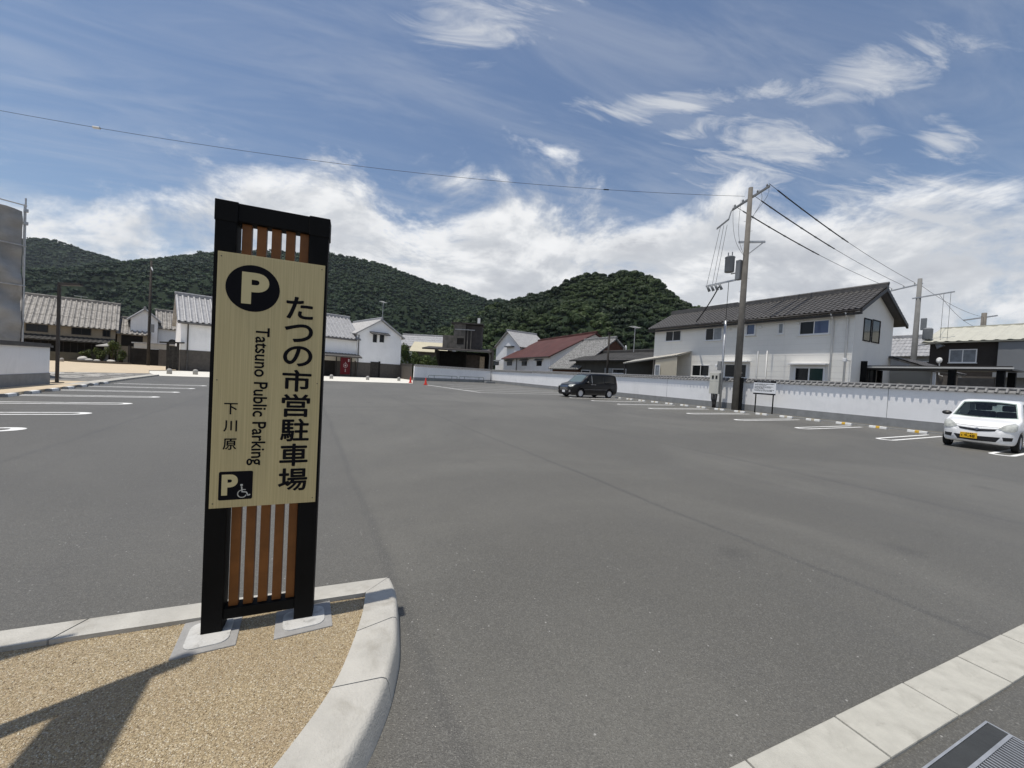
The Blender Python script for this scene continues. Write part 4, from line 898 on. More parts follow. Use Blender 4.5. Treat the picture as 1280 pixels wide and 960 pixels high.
for q, z in ((0.85, 14.2), (0.4, 14.0)):
    pts = [A1*(q+0.5*math.sin(math.pi*t/8))*(1-t/9)+Vector((0.15, 0, z-1.9*t/8)) for t in range(9)]; MB().tube([tuple(p) for p in pts], 0.010, 5).build('jumper_wire', M_WIRE, u1)
wire('service_cable', B1+Vector((-0.3, 1.4, 8.3)), (27.6, 20.6, 6.55), 0.15, 0.045, 'thick service cable from the tall pole to the white house roof')
wire('service_cable', B1+Vector((-0.2, 0.9, 8.4)), (24.57, 16.12, 5.75), 0.10, 0.018, 'thin service cable from the tall pole to the meter mast')
u5 = utility_pole('utility_pole', (-17.2, 63.75, 0.0), 0.3, 13.0, 'slender dark utility pole behind the plaza garden', 0.17, 0.11)
u5.children[0].data.materials[0] = M_WOODDK
arm_part(u5, (0, -0.1, 12.2), (0.1, -0.9, 11.7), 0.05); box('switch_box', M_CAN, u5, 0.1, 0.45, -0.2, 0.2, 4.2, 5.2)
tp = empty('slim_pole', (28.2, 31.3, 0), 0, 'slim dark pole rising behind the black van', 'pole'); MB().tube([(0, 0, 0), (0, 0, 6.4)], [0.13, 0.10], 10).build('pole', M_WOODDK, tp, smooth=True); box('pole_cap', M_WOODDK, tp, -0.14, 0.14, -0.14, 0.14, 6.4, 6.5)

# ================================================================== BUILDINGS
def onX(u, v, X): q = ray(u, v); p = CP+q*(X/q[0]); return p[1], p[2]
def onY(u, v, Y): q = ray(u, v); p = CP+q*(Y/q[1]); return p[0], p[2]
def ahead(u, v, d): p = PD(u, v, d); g = (p@Xh)*Xh+d*Fh; return Vector((g[0], g[1], 0)), float(p@Xh), float(p[2])
M_HOUSE = mat('white_siding', (0.76, 0.745, 0.70), 0.7, 0.25, 0.03, 1.0, streak=0.10)
M_GLASSB = mat('blue_tint_glass', (0.05, 0.075, 0.16), 0.05, 0.6)
M_CURT = mat('net_curtain_glass', (0.20, 0.22, 0.24), 0.12, 0.5, 0.2, 3)
M_PIPE = mat('white_downpipe', (0.70, 0.70, 0.68), 0.5, 0.3)
# ---- white two-storey house
HX, HY = 28.0, 25.05
wh = gable_house('white_house', (HX, HY, 0), -math.pi/2, 14.55, 5.4, 6.42, 7.86, 'white two-storey house with dark tiled roof behind the boundary wall', wallm=M_HOUSE, roofm=M_TILEDK, ov=0.85, front_ov=0.42, gov=0.45, rib=0.285, crs=0.30, amp=0.055)
def hw(u0, u1, v0, v1, **kw):
    y0, zt = onX(u0, v0, HX); y1, _ = onX(u1, v0, HX); _, zb = onX((u0+u1)/2, v1, HX); _, zt = onX((u0+u1)/2, v0, HX)
    return window(wh, 'front', HY-y0, zb, y0-y1, zt-zb, **kw)
hw(832.5, 852, 413.5, 426.5); hw(882.5, 903.5, 409.5, 425.5, gm2=M_CURT); hw(933.5, 945.5, 405, 419, panes=1, gm=M_GLASSB, fw=0.07, proud=0.09); hw(973, 980.5, 403.5, 417.5, panes=1, gm=M_CURT, fw=0.07)
hw(1000, 1038, 400.5, 418, gm2=M_GLASSB); hw(865.5, 887.5, 456, 470.5); hw(905.5, 935, 454.5, 473, fw=0.10); hw(993, 1032, 458.5, 479, fw=0.10, gm2=mat('green_tint_glass', (0.02, 0.045, 0.04), 0.08, 0.3))
for u0, u1, v in ((903, 938, 452), (988, 1036, 455)):
    y0, z0 = onX(u0, v, HX); y1, _ = onX(u1, v, HX); box('window_hood', M_WFRAME, wh, HY-y0, HY-y1, -0.42, -0.002, z0-0.05, z0+0.03)
def gw(u0, u1, v0, v1, **kw):
    Yg = HY-14.55; x0, _ = onY(u0, (v0+v1)/2, Yg); x1, _ = onY(u1, (v0+v1)/2, Yg); _, zt = onY((u0+u1)/2, v0, Yg); _, zb = onY((u0+u1)/2, v1, Yg)
    return window(wh, 'right', x0-HX, zb, x1-x0, zt-zb, L=14.55, **kw)
gw(1079, 1088.5, 398, 427, panes=1, fm=M_BLACK, sill=False); gw(1089.5, 1099.5, 400, 429, panes=1, fm=M_BLACK, sill=False); gw(1079, 1094, 460, 484, fm=M_BLACK, sill=False)
for u in (1043, 1061):
    y0, z0 = onX(u, 395, HX); s_ = HY-y0; MB().tube([(s_, -0.45, 6.2), (s_, -0.30, 6.0), (s_, -0.06, 5.8), (s_, -0.06, 0.0)], 0.045, 8).build('downpipe', M_PIPE, wh, smooth=True)
for u in (948, 959.5):
    y0, z0 = onX(u, 440, HX); s_ = HY-y0; MB().tube([(s_, -0.05, 4.1), (s_, -0.05, 0.0)], 0.03, 6).build('downpipe', M_PIPE, wh, smooth=True)
MB().tube([(-0.4, -0.47, 6.26), (14.95, -0.47, 6.24)], 0.06, 8).build('gutter', M_DARKM, wh, smooth=True); box('eave_fascia', M_DARKM, wh, -0.44, 14.99, -0.405, -0.30, 6.02, 6.16)
for sgn in (0, 1): MB().hexa([(14.92, -0.42, 6.12), (15.02, -0.42, 6.12), (15.02, 2.7, 7.76), (14.92, 2.7, 7.76), (14.92, -0.42, 6.34), (15.02, -0.42, 6.34), (15.02, 2.7, 7.98), (14.92, 2.7, 7.98)] if sgn == 0 else [(14.92, 2.7, 7.76), (15.02, 2.7, 7.76), (15.02, 6.25, 5.88), (14.92, 6.25, 5.88), (14.92, 2.7, 7.98), (15.02, 2.7, 7.98), (15.02, 6.25, 6.10), (14.92, 6.25, 6.10)]).build('bargeboard', M_DARKM, wh)
box('upper_ridge', M_TILEDK, wh, -0.45, 5.9, 2.58, 2.82, 8.1, 8.34, bevel=0.02)
for k in range(1, 18): box('siding_shadow_strip', mat('siding_shadow_line', (0.66, 0.645, 0.605), 0.7, 0.2), wh, 0.0, 14.55, -0.004, -0.0005, 0.20+0.355*k, 0.212+0.355*k)  # darker strips put the shade under each siding course into the colour
box('wall_lamp', M_WFRAME, wh, 14.40, 14.55, -0.75, -0.55, 3.28, 3.5, bevel=0.03); box('lamp_arm', M_STEEL, wh, 14.46, 14.49, -0.6, -0.002, 3.36, 3.40)
for u, v in ((892+20, 412), (951, 409), (1022-24, 404)): y0, z0 = onX(u, v, HX); box('vent_cap', M_PIPE, wh, HY-y0-0.08, HY-y0+0.08, -0.10, -0.001, z0-0.08, z0+0.08, bevel=0.02)
# ---- translucent lean-to on the end of the white house
lt = empty('lean_to', (26.3, 27.1, 0), -math.pi/2, 'translucent lean-to carport at the end of the white house', 'carport')
M_POLY = mat('fluted_plastic_sheet', (0.40, 0.385, 0.34), 0.4, 0.4, 0.1, 3); M_PNLB = mat('cream_corrugated_panel', (0.50, 0.46, 0.37), 0.6, 0.3, 0.06, 5)
q = MB(); roof_mesh(q, [(0, 0.0, 3.10), (6.0, 0.0, 3.75), (6.0, 1.68, 4.2), (0, 1.68, 3.55)], 26, 1, amp=0.04, thick=0.05); q.build('roof', M_POLY, lt)
for x in (0.1, 3.6): box('post', M_DARKM, lt, x, x+0.1, 0.05, 0.15, 0, 3.05+0.1*x)
q = MB()
n_ = 24; vs = []; 
for k in range(n_*2+1):
    x = 3.75+2.2*k/(n_*2); vs += [(x, 0.06+0.03*(k % 2), 0.0), (x, 0.06+0.03*(k % 2), 3.0+0.108*x)]
q.add(vs, [(2*k, 2*k+2, 2*k+3, 2*k+1) for k in range(n_*2)]); q.build('corrugated_screen', M_PNLB, lt)
window(lt, 'front', 3.80, 2.0, 0.55, 1.0, panes=1, gm=M_CURT)
# ---- carport with dark posts in front of the brown house
cp = empty('carport', (29.5, 10.55, 0), -math.pi/2, 'flat carport with thick dark posts and a pale gutter, behind the white wall', 'carport')
box('roof', M_DARKM, cp, -0.1, 5.6, -0.1, 2.3, 3.02, 3.10); box('fascia', M_DARKM, cp, -0.15, 5.65, -0.16, -0.102, 2.98, 3.2)
box('gutter', mat('pale_gutter', (0.5, 0.5, 0.48), 0.5, 0.3), cp, -0.2, 5.7, -0.22, -0.162, 3.06, 3.14)
for x in (0.0, 3.55, 5.15):
    for y in ((0.0, 2.0) if x != 3.55 else (0.0,)): box('post', M_BLACK, cp, x, x+0.26, y, y+0.22, 0, 3.0)
box('corner_post_block', M_BLACK, cp, -0.05, 0.35, -0.3, -0.27, 2.2, 3.45)
box('panel_fence', M_BOARD, cp, 3.9, 5.1, 0.05, 0.1, 0.6, 2.6)
# ---- brown house with pale metal roof
BXx = 47.0
def bsp(u, v): y, z = onX(u, v, BXx); return y, z
y0, _ = bsp(1162, 440); y1, _ = bsp(1249, 440); ZE = bsp(1200, 431)[1]
M_BROWN = mat('dark_brown_siding', (0.035, 0.030, 0.027), 0.7, 0.2, 0.15, 2.0, streak=0.2); M_GREYS = mat('mid_grey_siding', (0.19, 0.20, 0.21), 0.7, 0.2, 0.05, 1.0); M_CREAMR = mat('pale_metal_roof', (0.46, 0.45, 0.38), 0.5, 0.4, 0.06, 1.5)
bh = gable_house('brown_house', (BXx, y0, 0), -math.pi/2, y0-y1+6.5, 7.6, ZE+0.30, ZE+1.75, 'dark brown two-storey house with pale standing-seam metal roof', wallm=M_BROWN, roofm=M_CREAMR, ov=0.5, gov=0.4, rib=0.62, crs=9.0, amp=0.06, deep=True, ridge=False)
box('ridge_cap', M_CREAMR, bh, -0.4, y0-y1+6.9, 3.65, 3.95, ZE+1.80, ZE+1.95)
gx = y0-y1
box('grey_bay', M_GREYS, bh, gx, gx+6.5, -0.35, -0.002, 0, ZE+0.1)
def bw_(u0, u1, v0, v1, **kw):
    a, _ = bsp(u0, v0); b, _ = bsp(u1, v0); _, zt = bsp((u0+u1)/2, v0); _, zb = bsp((u0+u1)/2, v1); return window(bh, 'front', y0-a, zb, a-b, zt-zb, **kw)
bw_(1187, 1222, 436.5, 453.5, gm=M_CURT, fw=0.07); bw_(1187, 1218, 477.5, 495, gm=M_CURT, fw=0.07)
box('lower_eave', M_GREYS, bh, gx, gx+6.5, -1.3, -0.351, bsp(1265, 471)[1]-0.1, bsp(1265, 468)[1]+0.08)
box('porch_board', M_BOARD, bh, 0.5, gx-0.1, -0.05, -0.002, 0, bsp(1200, 470)[1])
d2 = empty('satellite_dish', (BXx-0.1, y0-0.9, 0), -0.5, 'white satellite dish on the corner of the dark brown house', 'dish')
MB().lathe([(0.0, 0.0), (0.14, 0.012), (0.23, 0.05), (0.25, 0.07), (0.22, 0.065), (0.0, 0.025)], 16, (0, 0, 0), axis='x').build('dish', M_WFRAME, d2, smooth=True).location = (-0.45, 0, ZE-1.3)
MB().tube([(0, 0, ZE-2.6), (-0.3, 0, ZE-2.5), (-0.35, 0, ZE-1.3)], 0.04, 6).build('mount', M_WFRAME, d2)
# ---- grey house behind the pale pole
gh = gable_house('grey_house', (58, 19.5, 0), -math.pi/2, 5.6, 5.0, 6.1, 8.05, 'small grey tiled house between the white house and the brown house', wallm=mat('grey_plaster', (0.28, 0.29, 0.30), 0.8, 0.2, 0.08, 1.0), roofm=M_TILE, ov=0.5, gov=0.5, rib=0.34, crs=0.6)
window(gh, 'front', 3.5, 4.2, 1.2, 1.1); window(gh, 'right', 1.2, 3.6, 1.3, 1.6, L=5.6)
pr = empty('porch_roof', (33.6, 10.5, 0), -math.pi/2, 'small dark tiled porch roof at the gable of the white house', 'roof')
q = MB(); roof_mesh(q, [(0.02, 0.2, 3.55), (0.02, 4.2, 3.75), (-0.0+0.02, 4.2, 3.76), (0.02, 0.2, 3.56)], 2, 1); q = MB(); roof_mesh(q, [(2.3, 4.4, 3.1), (2.3, -0.6, 3.1), (0.02, -0.6, 4.0), (0.02, 4.4, 4.0)], 17, 5); q.build('tiles', M_TILEDK, pr)
for y in (-0.4, 4.2): box('post', M_WFRAME, pr, 2.0, 2.12, y, y+0.12, 0, 3.05)
box('porch_wall', mat('warm_grey_plaster', (0.30, 0.29, 0.26), 0.8, 0.2), pr, 0.05, 1.9, -0.3, -0.1, 0, 3.2)
# ---- dark single-storey house behind the van
ds = gable_house('dark_house', (29.0, 37.8, 0), -math.pi/2, 12.2, 6.5, 3.62, 4.55, 'long low dark house with a shallow dark roof behind the black van', wallm=mat('dark_olive_plaster', (0.060, 0.058, 0.050), 0.8, 0.2, 0.2, 1.0), roofm=mat('dark_slate_roof', (0.050, 0.048, 0.045), 0.7, 0.3, 0.25, 1.2), ov=0.7, gov=0.5, rib=0.5, crs=0.6, amp=0.03)
def dsw(u0, u1, v0, v1, **kw):
    a, _ = onX(u0, v0, 29.0); b, _ = onX(u1, v0, 29.0); _, zt = onX((u0+u1)/2, v0, 29.0); _, zb = onX((u0+u1)/2, v1, 29.0); return window(ds, 'front', 37.8-a, zb, a-b, zt-zb, **kw)
dsw(766, 783, 461, 467, panes=1); dsw(727, 738, 462.5, 468, panes=1)
a, zt = onX(756, 460, 29.0); b, _ = onX(766, 460, 29.0); box('plaster_patch', M_GREYC, ds, 37.8-a, 37.8-b, -0.03, -0.001, 1.9, zt)
# ---- grey tiled house behind it
gt = gable_house('tiled_house', (28.9, 42.6, 0), -math.pi/2, 5.7, 10.6, 2.75, 6.55, 'old house with a steep silver-grey tiled roof beside the red roof', wallm=mat('brown_gable_boards', (0.10, 0.05, 0.035), 0.8, 0.2, 0.2, 3), roofm=mat('mottled_grey_tile', (0.20, 0.20, 0.195), 0.55, 0.4, 0.6, 6.0, 0.1, 20, stain=(0.06, 0.06, 0.06), sscale=4.0, samt=0.8), ov=0.5, gov=0.3, rib=0.44, crs=0.42, amp=0.13, deep=True)
box('verge_board', M_DARKM, gt, -0.42, -0.32, 5.0, 5.6, 6.3, 6.75)
dsh = empty('satellite_dish', (35.4, 36.5, 0), 0.6, 'small white satellite dish on the old tiled house', 'dish')
MB().lathe([(0.0, 0.0), (0.2, 0.02), (0.34, 0.09), (0.36, 0.12), (0.33, 0.11), (0.0, 0.04)], 14, (0, 0, 0), axis='y').build('dish', M_WFRAME, dsh, smooth=True).location = (0, -0.35, 5.6)
MB().tube([(0, 0, 4.4), (0, 0, 5.6), (0, -0.3, 5.6)], 0.03, 6).build('mount', M_STEEL, dsh)
# ---- red-roofed storehouse
c0, _, _ = ahead(688, 446, 59.5)
M_RED = mat('rusty_red_metal_roof', (0.072, 0.024, 0.019), 0.65, 0.3, 0.25, 0.6, stain=(0.11, 0.055, 0.047), sscale=0.35, samt=0.5, streak=0.2)
RL = 21.0; rdir = R(-90-7)
rx = Vector((math.cos(rdir), math.sin(rdir), 0)); org = c0-rx*RL
rs = gable_house('red_roof_storehouse', org, rdir, RL, 15.5, 4.62, 8.7, 'white storehouse with rusty red metal roof and four small hooded windows', wallm=M_GREYPL, roofm=M_RED, ov=0.4, gov=0.5, rib=0.45, crs=9.0, amp=0.025, pp=4)
def on_plane(u, v, o, ang):
    t = np.array([math.cos(ang), math.sin(ang)]); n = np.array([-t[1], t[0]]); q = ray(u, v); k = (np.array([o[0], o[1]])@n)/(q[:2]@n); p = CP+q*k
    return float((p[:2]-np.array([o[0], o[1]]))@t), float(p[2])
M_HOODW = mat('dark_window_hood', (0.10, 0.105, 0.11), 0.7, 0.3)
for u in (620.5, 637, 655.5, 674):
    s_, z_ = on_plane(u, 454, org, rdir); wd = 1.2*(on_plane(u+3.2, 454, org, rdir)[0]-on_plane(u-3.2, 454, org, rdir)[0])/1.2
    w_ = window(rs, 'front', s_-wd/2, z_-0.45, wd, 0.85, panes=1, fm=M_HOODW, sill=False)
    MB().hexa([(s_-wd*0.8, -0.35, z_+0.42), (s_+wd*0.8, -0.35, z_+0.42), (s_+wd*0.8, -0.04, z_+0.62), (s_-wd*0.8, -0.04, z_+0.62), (s_-wd*0.8, -0.35, z_+0.48), (s_+wd*0.8, -0.35, z_+0.48), (s_+wd*0.8, -0.04, z_+0.70), (s_-wd*0.8, -0.04, z_+0.70)]).build('hood', M_HOODW, w_)
s_, z_ = on_plane(646, 455, org, rdir); MB().tube([(s_, -0.08, 4.5), (s_, -0.08, 0)], 0.07, 6).build('downpipe', M_DARKM, rs)
MB().tube([(-0.3, -0.42, 4.45), (RL+0.3, -0.42, 4.45)], 0.09, 6).build('gutter', M_DARKM, rs)
for yy, z_ in ((4.6, 6.1), (5.9, 6.7), (7.2, 7.3)): window(rs, 'right', yy, z_, 0.75, 0.5, L=RL, panes=1, fm=M_HOODW, sill=False)
# ---- white-gabled house beyond
wg0, _, _ = ahead(650, 440, 80)
wg = gable_house('gabled_storehouse', wg0, -YAW+R(38), 7.5, 8.5, 7.4, 10.6, 'white gabled storehouse with sunlit tiles beyond the dark warehouse', wallm=M_GREYPL, roofm=M_TILE, ov=0.5, gov=0.5, rib=0.46, crs=9.0, amp=0.12, deep=True)
box('gable_hood', M_HOODW, wg, -0.7, -0.05, 2.0, 4.6, 7.2, 7.45)
# ---- dark warehouse with a rooftop tower
dw0, la0, _ = ahead(545, 450, 66); _, la1, _ = ahead(610, 450, 66); _, la2, _ = ahead(617, 450, 66)
dw = empty('dark_warehouse', dw0, -YAW, 'low dark timber warehouse with an old concrete tower on its roof', 'warehouse')
M_BLK = mat('black_boards_and_openings', (0.018, 0.016, 0.014), 0.85, 0.15, 0.3, 2); M_TWR = mat('stained_concrete_tower', (0.14, 0.13, 0.115), 0.9, 0.15, 0.35, 1.1, 0.2, 10, streak=0.8); M_RUST = mat('dark_rusty_sheet', (0.045, 0.040, 0.038), 0.7, 0.3, 0.3, 2)  # the first black serves dark boards and stands in for unlit openings
Lw = la1-la0; Lr = la2-la0
box('back_wall', M_BLK, dw, 0, Lw, 3.0, 3.2, 0, 5.0); box('side_wall', M_BOARD, dw, -0.3, 0.0, 0, 3.2, 0, 5.0)
box('post', M_BLK, dw, Lw*0.55, Lw*0.55+0.25, 0.2, 0.45, 0, 5.0); box('front_boards', mat('weathered_brown_boards', (0.05, 0.04, 0.032), 0.85, 0.15, 0.3, 2), dw, Lw*0.55, Lw*0.84, 0.5, 0.7, 0, 4.4)
box('stacked_boards', mat('pale_timber', (0.30, 0.24, 0.17), 0.8, 0.2, 0.3, 3), dw, Lw*0.84, Lw*0.93, 0.3, 0.9, 0, 4.2)
box('shed_wall', M_BOARD, dw, Lw+0.2, Lr-0.3, 0.05, 6, 0, 5.6)
MB().hexa([(-2.2, -1.2, 4.9), (Lw+0.6, -1.2, 4.85), (Lw+0.6, 4, 5.5), (-2.2, 4, 5.5), (-2.2, -1.2, 5.15), (Lw+0.6, -1.2, 5.1), (Lw+0.6, 4, 5.75), (-2.2, 4, 5.75)]).build('roof', M_RUST, dw)
MB().hexa([(Lw+0.65, -0.6, 5.6), (Lr, -0.6, 5.75), (Lr, 6.3, 6.3), (Lw+0.65, 6.3, 6.2), (Lw+0.65, -0.6, 5.8), (Lr, -0.6, 5.95), (Lr, 6.3, 6.5), (Lw+0.65, 6.3, 6.4)]).build('roof', M_RUST, dw)
box('fascia', mat('grey_fascia', (0.16, 0.155, 0.15), 0.7, 0.2), dw, 2, Lw+0.5, -1.26, -1.205, 4.9, 5.02)
MB().tube([(Lw+0.1, -0.3, 5.0), (Lw+0.3, -0.2, 4.4), (Lw+0.3, -0.1, 0)], 0.12, 8).build('downpipe', mat('grey_pipe', (0.2, 0.2, 0.19), 0.6, 0.3), dw)
tx0 = ahead(566, 430, 66)[1]-la0; tx1 = ahead(601, 430, 66)[1]-la0; tm = tx0+(tx1-tx0)*0.42
tw = box('tower', M_TWR, dw, tx0, tm, 0.4, 3.6, 5.2, 9.6); 
box('tower_annex', M_RUST, dw, tm+0.003, tx1, 0.7, 3.6, 5.2, 9.5); box('tower_roof', M_RUST, dw, tx0-0.5, tx1+0.2, 0.2, 3.9, 9.61, 9.85)
box('tower_opening', M_BLK, tw, tx0+0.6, tx0+1.8, 0.385, 0.399, 6.1, 7.2); box('pipe_rail', M_STEEL, tw, tx0+0.2, tm+1.6, 0.30, 0.36, 8.6, 8.7)
for k, x in enumerate((tm-0.3, tm+0.4, tm+1.0)): MB().tube([(x, 0.55, 5.3), (x, 0.55, 9.3-0.4*k)], 0.12, 6).build('flue_pipe', M_TWR, dw)
box('chimney_stub', M_WFRAME, dw, tx1-0.9, tx1-0.45, 1.4, 1.8, 9.86, 10.9); box('lower_block', M_TWR, dw, tx0-1.9, tx0-0.01, 0.8, 3.4, 5.4, 7.6)
# ---- roofs seen behind the shrubs
br0, bl0, _ = ahead(515, 440, 78); _, bl1, _ = ahead(556, 440, 78)
gable_house('beige_roof_house', br0, -YAW, bl1-bl0, 7, 5.2, 7.1, 'house with a plain beige roof behind the green shrubs', wallm=M_BOARD, roofm=mat('beige_sheet_roof', (0.46, 0.42, 0.31), 0.7, 0.2, 0.05, 1), ov=0.6, gov=0.5, rib=0.6, crs=9, amp=0.02, ridge=False)
wr0, wl0, _ = ahead(498, 440, 92); _, wl1, _ = ahead(562, 440, 92)
gable_house('pale_roof_house', wr0, -YAW-0.06, wl1-wl0, 8, 7.0, 9.6, 'long house with pale glinting tiled roof behind the beige roof', wallm=M_GREYPL, roofm=M_TILE, ov=0.5, gov=0.5, rib=0.5, crs=0.9)
_r0, _l0, _ = ahead(655, 440, 105); gable_house('far_house', _r0, -YAW, 12, 7, 6.0, 8.2, 'plain far house behind the red roof', wallm=M_GREYPL, roofm=M_TILEDK, rib=0.6, crs=1.0)
# ---- white storehouse range along the apron (turned 16 degrees)
BA = R(16); OB = Vector((-10.9, 49.25, 0))
kb = gable_house('white_storehouse', OB, BA, 17.4, 7.6, 5.05, 7.75, 'long white plaster storehouse with dark base boards and silver tiles, behind the parking sign', wallm=M_PLASTER, roofm=M_TILE, ov=0.45, gov=0.35, rib=0.46, crs=9.0, amp=0.13, deep=True, base=2.1, basem=M_BOARD)
def kbs(u, v): return on_plane(u, v, OB, BA)
MB().tube([(0.5, -0.12, 4.7), (0.5, -0.12, 0)], 0.06, 6).build('downpipe', M_TILEDK, kb); MB().tube([(-0.3, -0.5, 4.72), (17.2, -0.5, 4.72)], 0.08, 6).build('gutter', M_TILEDK, kb)
sE = kbs(447, 448)[0]
pt = MB(); roof_mesh(pt, [(9.0, -1.5, 2.52), (sE, -1.5, 2.52), (sE, 0.0, 2.95), (9.0, 0.0, 2.95)], 22, 2, amp=0.04); pt.build('pent_roof', M_TILEDK, kb)
box('lintel_band', mat('cream_plaster_band', (0.55, 0.51, 0.44), 0.8, 0.2), kb, 13.4, sE-0.4, -0.07, -0.041, 1.95, 2.5)
d0 = kbs(404, 460)[0]; d1 = kbs(418.5, 460)[0]; box('doorway_shade_panel', M_BLK, kb, d0-1.6, d1, -0.06, -0.042, 0.012, 2.35)  # black panel on the wall face stands in for the unlit open door
for k, sx0 in enumerate((d1+0.05, kbs(438, 460)[0], kbs(452, 460)[0])): box('timber_post', M_WOODDK, kb, sx0, sx0+0.12, -0.12, -0.045, 0, 2.5)
bn = empty('red_banner', OB+Vector((math.cos(BA), math.sin(BA), 0))*kbs(420.5, 460)[0]+Vector((math.sin(BA), -math.cos(BA), 0))*1.3, BA, 'dark red hanging banner with a white crest beside the storehouse door', 'banner')
bwid = kbs(432.5, 460)[0]-kbs(420.5, 460)[0]
M_BAN = mat('dark_red_cloth', (0.085, 0.007, 0.011), 0.8, 0.2, 0.1, 4); M_BANW = mat('white_print', (0.38, 0.30, 0.30), 0.8, 0.2)
nb_ = 12; vs = []
for j in range(2):
    for k in range(nb_+1): vs.append((bwid*k/nb_, 0.03*math.sin(k*1.3), 0.32+2.15*j))
cl = MB().add(vs+[(x, y+0.02, z) for x, y, z in vs], [(k, k+1, nb_+2+k, nb_+1+k) for k in range(nb_)]+[(26+k, 26+nb_+1+k, 26+nb_+2+k, 26+k+1) for k in range(nb_)]).build('cloth', M_BAN, bn, smooth=True)
rg_ = MB()
def ring_print(cx, cz, r0, r1, n=20, a0=0, a1=360, y=-0.04):
    vs = []
    for k in range(n+1):
        a = R(a0+(a1-a0)*k/n)
        for r in (r0, r1): vs.append((cx+r*math.cos(a), y, cz+r*math.sin(a)))
    rg_.add(vs, [(2*k, 2*k+1, 2*k+3, 2*k+2) for k in range(n)])
ring_print(bwid/2, 1.42, 0.22, 0.27); ring_print(bwid/2, 1.42, 0.0, 0.11); ring_print(bwid*0.82, 2.15, 0, 0.1); ring_print(bwid*0.82, 1.98, 0, 0.09)
for k in range(4): ring_print(bwid/2, 1.92-0.12*(k == 0)-0.05*k if k < 1 else 0.95-0.14*(k-1), 0, 0.055)
rg_.build('crest', M_BANW, cl); MB().tube([(-0.05, 0, 2.5), (bwid+0.05, 0, 2.5)], 0.025, 6).build('rod', M_WOODDK, bn)
for x in (-0.04, bwid+0.04): MB().tube([(x, 0, 2.5), (x, 0, 0.0)], 0.02, 6).build('upright', M_WOODDK, bn)
box('foot', M_STEEL, bn, -0.1, bwid+0.1, -0.2, 0.2, 0, 0.05)
# gabled wing
sR = kbs(499, 460)[0]; sL = kbs(445, 440)[0]; WW = sR-sL
wo = OB+Vector((math.cos(BA), math.sin(BA), 0))*sR+Vector((math.sin(BA), -math.cos(BA), 0))*0.25
wi = gable_house('storehouse_wing', wo, BA+math.pi/2, 9, WW, 5.75, 7.75, 'white gabled storehouse wing with a hooded double window', wallm=M_PLASTER, roofm=M_TILE, ov=0.4, gov=0.3, rib=0.46, crs=9.0, amp=0.13, deep=True, base=1.95, basem=M_BOARD)
def wsp(u, v): s_, z_ = kbs(u, v); return sR-s_, z_
for u0, u1 in ((464.5, 470.5), (473.0, 479.5)):
    a, zt = wsp(u0, 418); b, zb = wsp(u1, 429); window(wi, 'left', b, zb, a-b, zt-zb+0.1, panes=1, fw=0.08, sill=False)
a, zt = wsp(461, 415.5); b, _ = wsp(484, 415.5)
MB().hexa([(-0.75, b, zt-0.25), (-0.75, a, zt-0.25), (-0.02, a, zt), (-0.02, b, zt), (-0.75, b, zt-0.13), (-0.75, a, zt-0.13), (-0.02, a, zt+0.16), (-0.02, b, zt+0.16)]).build('window_hood', M_TILEDK, wi)
a, zt = wsp(462, 452); b, _ = wsp(473, 452); box('door', M_WOODDK, wi, -0.07, -0.045, b, a, 0.012, zt); box('door_frame', M_BLK, wi, -0.10, -0.071, b-0.12, b+0.12, 0.012, zt+0.1)
MB().tube([(-0.12, WW-0.15, 5.5), (-0.12, WW-0.15, 0)], 0.06, 6).build('downpipe', M_TILEDK, wi)
# dark fence linking to the white wall
f0 = OB+Vector((math.cos(BA), math.sin(BA), 0))*(sR+0.1); fe = Vector((12.2, 49.9, 0)); fd = (fe-f0)
fn = empty('board_fence', f0, math.atan2(fd.y, fd.x), 'dark board fence between the storehouse wing and the white wall', 'fence')
nbd = int(fd.length/0.3)
for k in range(nbd): box('board', M_BOARD, fn, 0.3*k+0.004, 0.3*k+0.296, -0.02+0.01*(k % 2), 0.02+0.01*(k % 2), 0.01, 2.05)
box('cap', M_TILEDK, fn, 0, fd.length, -0.08, 0.1, 2.055, 2.12)
# gate and grey fence left of the storehouse
gt0 = OB+Vector((-1.0, -0.35, 0)); gtE = empty('wooden_gate', gt0, BA, 'dark wooden gate at the corner of the white storehouse', 'gate')
for x in (0.0, 0.75): box('gate_post', M_WOODDK, gtE, x, x+0.2, -0.1, 0.1, 0.0, 2.7)
MB().hexa([(-0.5, -0.5, 2.62), (1.3, -0.5, 2.72), (1.3, 0.5, 2.72), (-0.5, 0.5, 2.62), (-0.5, -0.5, 2.74), (1.3, -0.5, 2.84), (1.3, 0.5, 2.84), (-0.5, 0.5, 2.74)]).build('gate_roof', M_WOODDK, gtE)
for k in range(2): box('gate_board', M_WOODDK, gtE, 0.21+0.27*k, 0.475+0.27*k, -0.03, 0.03, 0.1, 2.4)
